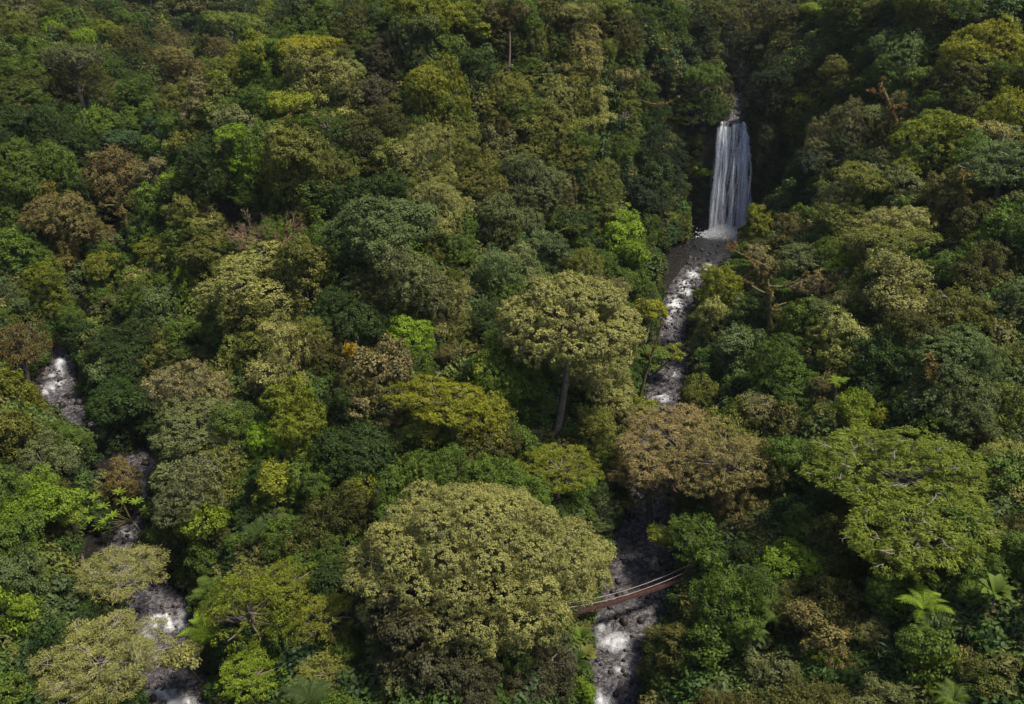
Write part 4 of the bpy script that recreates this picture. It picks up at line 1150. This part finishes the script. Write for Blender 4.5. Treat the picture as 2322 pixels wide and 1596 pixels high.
for u, v, wpx, k, lb in ((1412, 1575, 56, 5, 'large reddish-brown boulder at the bottom of the lower stream'), (1433, 1267, 20, 0, 'dark boulder in mid-stream above the footbridge'), (1414, 1522, 22, 5, 'dark reddish boulder between the lower rapids'),
                         (1427, 1550, 16, 6, 'small red-brown rock right of the lower rapids'), (1350, 1556, 24, 1, 'dark low boulder left of the bottom rapids'), (345, 1408, 34, 5, 'rounded brown boulder splitting the left stream rapids'), (378, 1424, 28, 2, 'dark flat boulder right of the brown one in the left stream'),
                         (350, 1432, 18, 1, 'small wet rock just below the two boulders in the left stream'), (1510, 662, 14, 1, 'black rock in the middle of the white cascade'), (1590, 612, 20, 2, 'dark rock beside the top of the white cascade'), (1500, 1340, 22, 3, 'dark rock at the right bank under the footbridge')):
    i = min(range(2), key=lambda q: abs(u - [1450, 300][q])); Wd = (WR, WL)[i]
    p, _ = ray_hit(u, v, .6); s = wpx / 2 / FPX * ((p - CAM) @ FW); put_rock(p[0], p[1], p[2] - .15, s, k, lb, 'named rocks in the streams', (1, 1, .75))
r = np.random.default_rng(5); BL = {}; NEAR = OPENM.copy()
for q in range(2): NEAR[1:] |= NEAR[:-1]; NEAR[:-1] |= NEAR[1:]; NEAR[:, 1:] |= NEAR[:, :-1]; NEAR[:, :-1] |= NEAR[:, 1:]
for nm, Wd, cnt, side in (('right-hand stream', WR, 170, 'right'), ('left-hand stream', WL, 90, 'left')):
    P = dens_poly(Wd, .5); vv = [i for i in range(len(P)) if P[i][1] < YF - 3]
    for k in range(cnt):
        i = vv[int(r.integers(2, len(vv) - 2))]; tx, ty = P[i + 1][:2] - P[i - 1][:2]; L = math.hypot(tx, ty); e = r.choice([-1, 1]) * (P[i][3] + r.normal(-.1, .75)); s = .22 + r.exponential(.22); s = min(s, 1.0)
        x, y = P[i][0] + ty / L * e, P[i][1] - tx / L * e
        g = float(terrain(np.array([x]), np.array([y]))[0]); kk = int(r.integers(0, 7 if r.random() < .3 else 5)); bu, bv_, _ = [float(q[0]) for q in proj([x, y, g + .2])]
        if not NEAR[min(MH - 1, max(0, int(bv_ / 8))), min(MW - 1, max(0, int(bu / 8)))]: continue
        lb = f"{'large' if s > .65 else ('small' if s < .36 else 'medium')} {'reddish' if kk > 4 else 'dark'} boulder, {'left' if e * ty < 0 else 'right'} bank, {rel(dict(u=bu, v=bv_))}"
        BL[lb] = BL.get(lb, 0) + 1
        if BL[lb] > 1: lb = lb.replace(' boulder', ' ' + ['', 'second', 'third', 'fourth', 'fifth', 'sixth', 'seventh', 'eighth'][min(7, BL[lb] - 1)] + ' boulder') if False else lb
        put_rock(x, y, max(g, P[i][2] - .15) + s * .1, s, kk, lb, f'boulders along the {nm}')
# cobbles on the banks: too many to count
def cobbles():
    r = np.random.default_rng(15); import bmesh
    base = rock_mesh(30, M_ROCK); bm = bmesh.new(); bmesh.ops.create_icosphere(bm, subdivisions=1, radius=1); bv = np.array([v.co[:] for v in bm.verts]); bf = np.array([[v.index for v in f.verts] for f in bm.faces]); bm.free(); bpy.data.meshes.remove(base)
    V = []; F = []; c = 0; INS = []
    for Wd in (WR, WL):
        P = dens_poly(Wd, .5); P = P[P[:, 1] < YF - 8]
        for k in range(420):
            i = r.integers(2, len(P) - 2); tx, ty = P[i + 1][:2] - P[i - 1][:2]; L = math.hypot(tx, ty); e = r.uniform(-1, 1) * P[i][3]; INS.append((P[i][0] + ty / L * e, P[i][1] - tx / L * e, .15 + min(.6, r.exponential(.16)), P[i][2]))
        for k in range(2600):
            i = r.integers(2, len(P) - 2); tx, ty = P[i + 1][:2] - P[i - 1][:2]; L = math.hypot(tx, ty); e = r.choice([-1, 1]) * (P[i][3] + abs(r.normal(0, 1.5)) - .4); x, y = P[i][0] + ty / L * e, P[i][1] - tx / L * e
            V.append((x, y, r.uniform(.08, .26)));
    V = np.array(V); z = terrain(V[:, 0], V[:, 1]); INS = np.array(INS); V = np.concatenate([V, INS[:, :3]]); z = np.concatenate([z, INS[:, 3] + INS[:, 2] * .1])
    allv = (bv[None] * V[:, 2, None, None] * r.uniform(.6, 1.3, (len(V), 12, 1)) + np.stack([V[:, 0], V[:, 1], z + .05], -1)[:, None]).reshape(-1, 3)
    allf = (bf[None] + (np.arange(len(V)) * 12)[:, None, None]).reshape(-1, 3)
    o = link('cobbles', mesh_from('cobbles', allv, allf, M_ROCK)); o['kind'] = 'stuff'; o['label'] = 'dark cobbles covering the banks of both streams'
cobbles()

# ------------------------------------------------------------------ humid air
hz = bpy.data.meshes.new('haze'); hv = [(x, y, z) for x in (-430, 430) for y in (-50, 650) for z in (-9, 345)]
hz.from_pydata(hv, [], [(0, 1, 3, 2), (4, 6, 7, 5), (0, 4, 5, 1), (2, 3, 7, 6), (0, 2, 6, 4), (1, 5, 7, 3)]); hm, hn, ho = mat('humid_air')
hvol = N(hn, 'ShaderNodeVolumePrincipled', i={'Density': .00005, 'Color': (.82, .88, .95, 1), 'Anisotropy': .2}); hn.links.new(hvol.outputs[0], ho.inputs['Volume']); hz.materials.append(hm)
hob = link('haze', hz); hob['kind'] = 'stuff'; hob['label'] = 'thin humid air over the valley'
# ------------------------------------------------------------------ undergrowth: shrubs, saplings and vines covering the slopes (instanced stuff)
def undergrowth():
    r = np.random.default_rng(99)
    src = bpy.data.collections.new('shrub_kinds')
    for k, (kd, R) in enumerate((('ball', 1.5), ('ragged', 1.7), ('feather', 1.8), ('tall', 1.3))):
        me, _, _ = make_crown('shrub', kd, R, 500 + k, leaf=.34, dens=.9); me.materials.clear(); me.materials.append(M_UNDER)
        ob = bpy.data.objects.new('shrub', me); src.objects.link(ob)
    n = 30000
    y = 42 + (r.uniform(0, 1, n) ** 1.25) * 330; x = r.uniform(-1, 1, n) * (22 + y * .66)
    xc = XF + r.uniform(-45, 40, 26000); yc = YF + r.uniform(-42, 6, 26000); ee = .25; sl = np.hypot(terrain(xc + ee, yc) - terrain(xc - ee, yc), terrain(xc, yc + ee) - terrain(xc, yc - ee)) / (2 * ee)
    kc = r.uniform(0, 1, 26000) < np.clip((sl - .8) / 9, 0, 1); ncl = int(kc.sum()); x = np.concatenate([x, xc[kc]]); y = np.concatenate([y, yc[kc]])
    wd = water_dist(x, y); z = terrain(x, y); keep = wd > .9
    keep[n:] = z[n:] > 11.5
    steep = 1.0
    U, V_, D = proj(np.stack([x, y, z + 1.5], -1))
    iu = np.clip((U / 8).astype(int), 0, MW - 1); iv = np.clip((V_ / 8).astype(int), 0, MH - 1)
    inside = (U > 0) & (U < W) & (V_ > 0) & (V_ < H)
    keep &= ~(inside & OPENM[iv, iu]); cl = np.zeros(len(x), bool); cl[n:] = True; cl = cl[keep]
    x, y, z, wd = x[keep], y[keep], z[keep], wd[keep]
    s = r.uniform(.6, 1.75, len(x)) * np.clip(.45 + wd / 7, .45, 1.15) * (1 + np.clip((y - 180) / 150, 0, 1) * .5)
    s = np.where(cl, s * .55 + .2, s)
    U, V_, D = proj(np.stack([x, y, z + 2.2 * s], -1)); iu = np.clip((U / 8).astype(int), 0, MW - 1); iv = np.clip((V_ / 8).astype(int), 0, MH - 1)
    keep = ~((U > 0) & (U < W) & (V_ > 0) & (V_ < H) & OPENM[iv, iu] & (RES[iv, iu] > D)); x, y, z, s = x[keep], y[keep], z[keep], s[keep]
    lift = s * r.uniform(.5, 1.9, len(x))
    me = bpy.data.meshes.new('undergrowth'); me.vertices.add(len(x)); me.vertices.foreach_set('co', np.stack([x, y, z + lift], -1).astype(np.float32).ravel())
    for an, d in (('s', s), ('rz', r.uniform(0, 6.28, len(x)))):
        a = me.attributes.new(an, 'FLOAT', 'POINT'); a.data.foreach_set('value', d.astype(np.float32))
    o = link('undergrowth', me); o['kind'] = 'stuff'; o['label'] = 'dense dark green undergrowth of shrubs and vines covering the slopes between trees'
    g = bpy.data.node_groups.new('undergrowth', 'GeometryNodeTree'); g.interface.new_socket('Geometry', in_out='INPUT', socket_type='NodeSocketGeometry'); g.interface.new_socket('Geometry', in_out='OUTPUT', socket_type='NodeSocketGeometry')
    n_in = g.nodes.new('NodeGroupInput'); n_out = g.nodes.new('NodeGroupOutput'); ci = g.nodes.new('GeometryNodeCollectionInfo'); ci.inputs['Collection'].default_value = src; ci.inputs['Separate Children'].default_value = True; ci.inputs['Reset Children'].default_value = True
    ip = g.nodes.new('GeometryNodeInstanceOnPoints'); ip.inputs['Pick Instance'].default_value = True
    a1 = g.nodes.new('GeometryNodeInputNamedAttribute'); a1.data_type = 'FLOAT'; a1.inputs[0].default_value = 's'
    a2 = g.nodes.new('GeometryNodeInputNamedAttribute'); a2.data_type = 'FLOAT'; a2.inputs[0].default_value = 'rz'; cx = g.nodes.new('ShaderNodeCombineXYZ')
    L = g.links.new; L(a2.outputs[0], cx.inputs[2]); L(n_in.outputs[0], ip.inputs['Points']); L(ci.outputs[0], ip.inputs['Instance']); L(cx.outputs[0], ip.inputs['Rotation']); L(a1.outputs[0], ip.inputs['Scale']); L(ip.outputs[0], n_out.inputs[0])
    md = o.modifiers.new('undergrowth', 'NODES'); md.node_group = g
undergrowth()
_tri = sum(len(m.polygons) * 2 for m in bpy.data.meshes); print('TRIS', _tri)
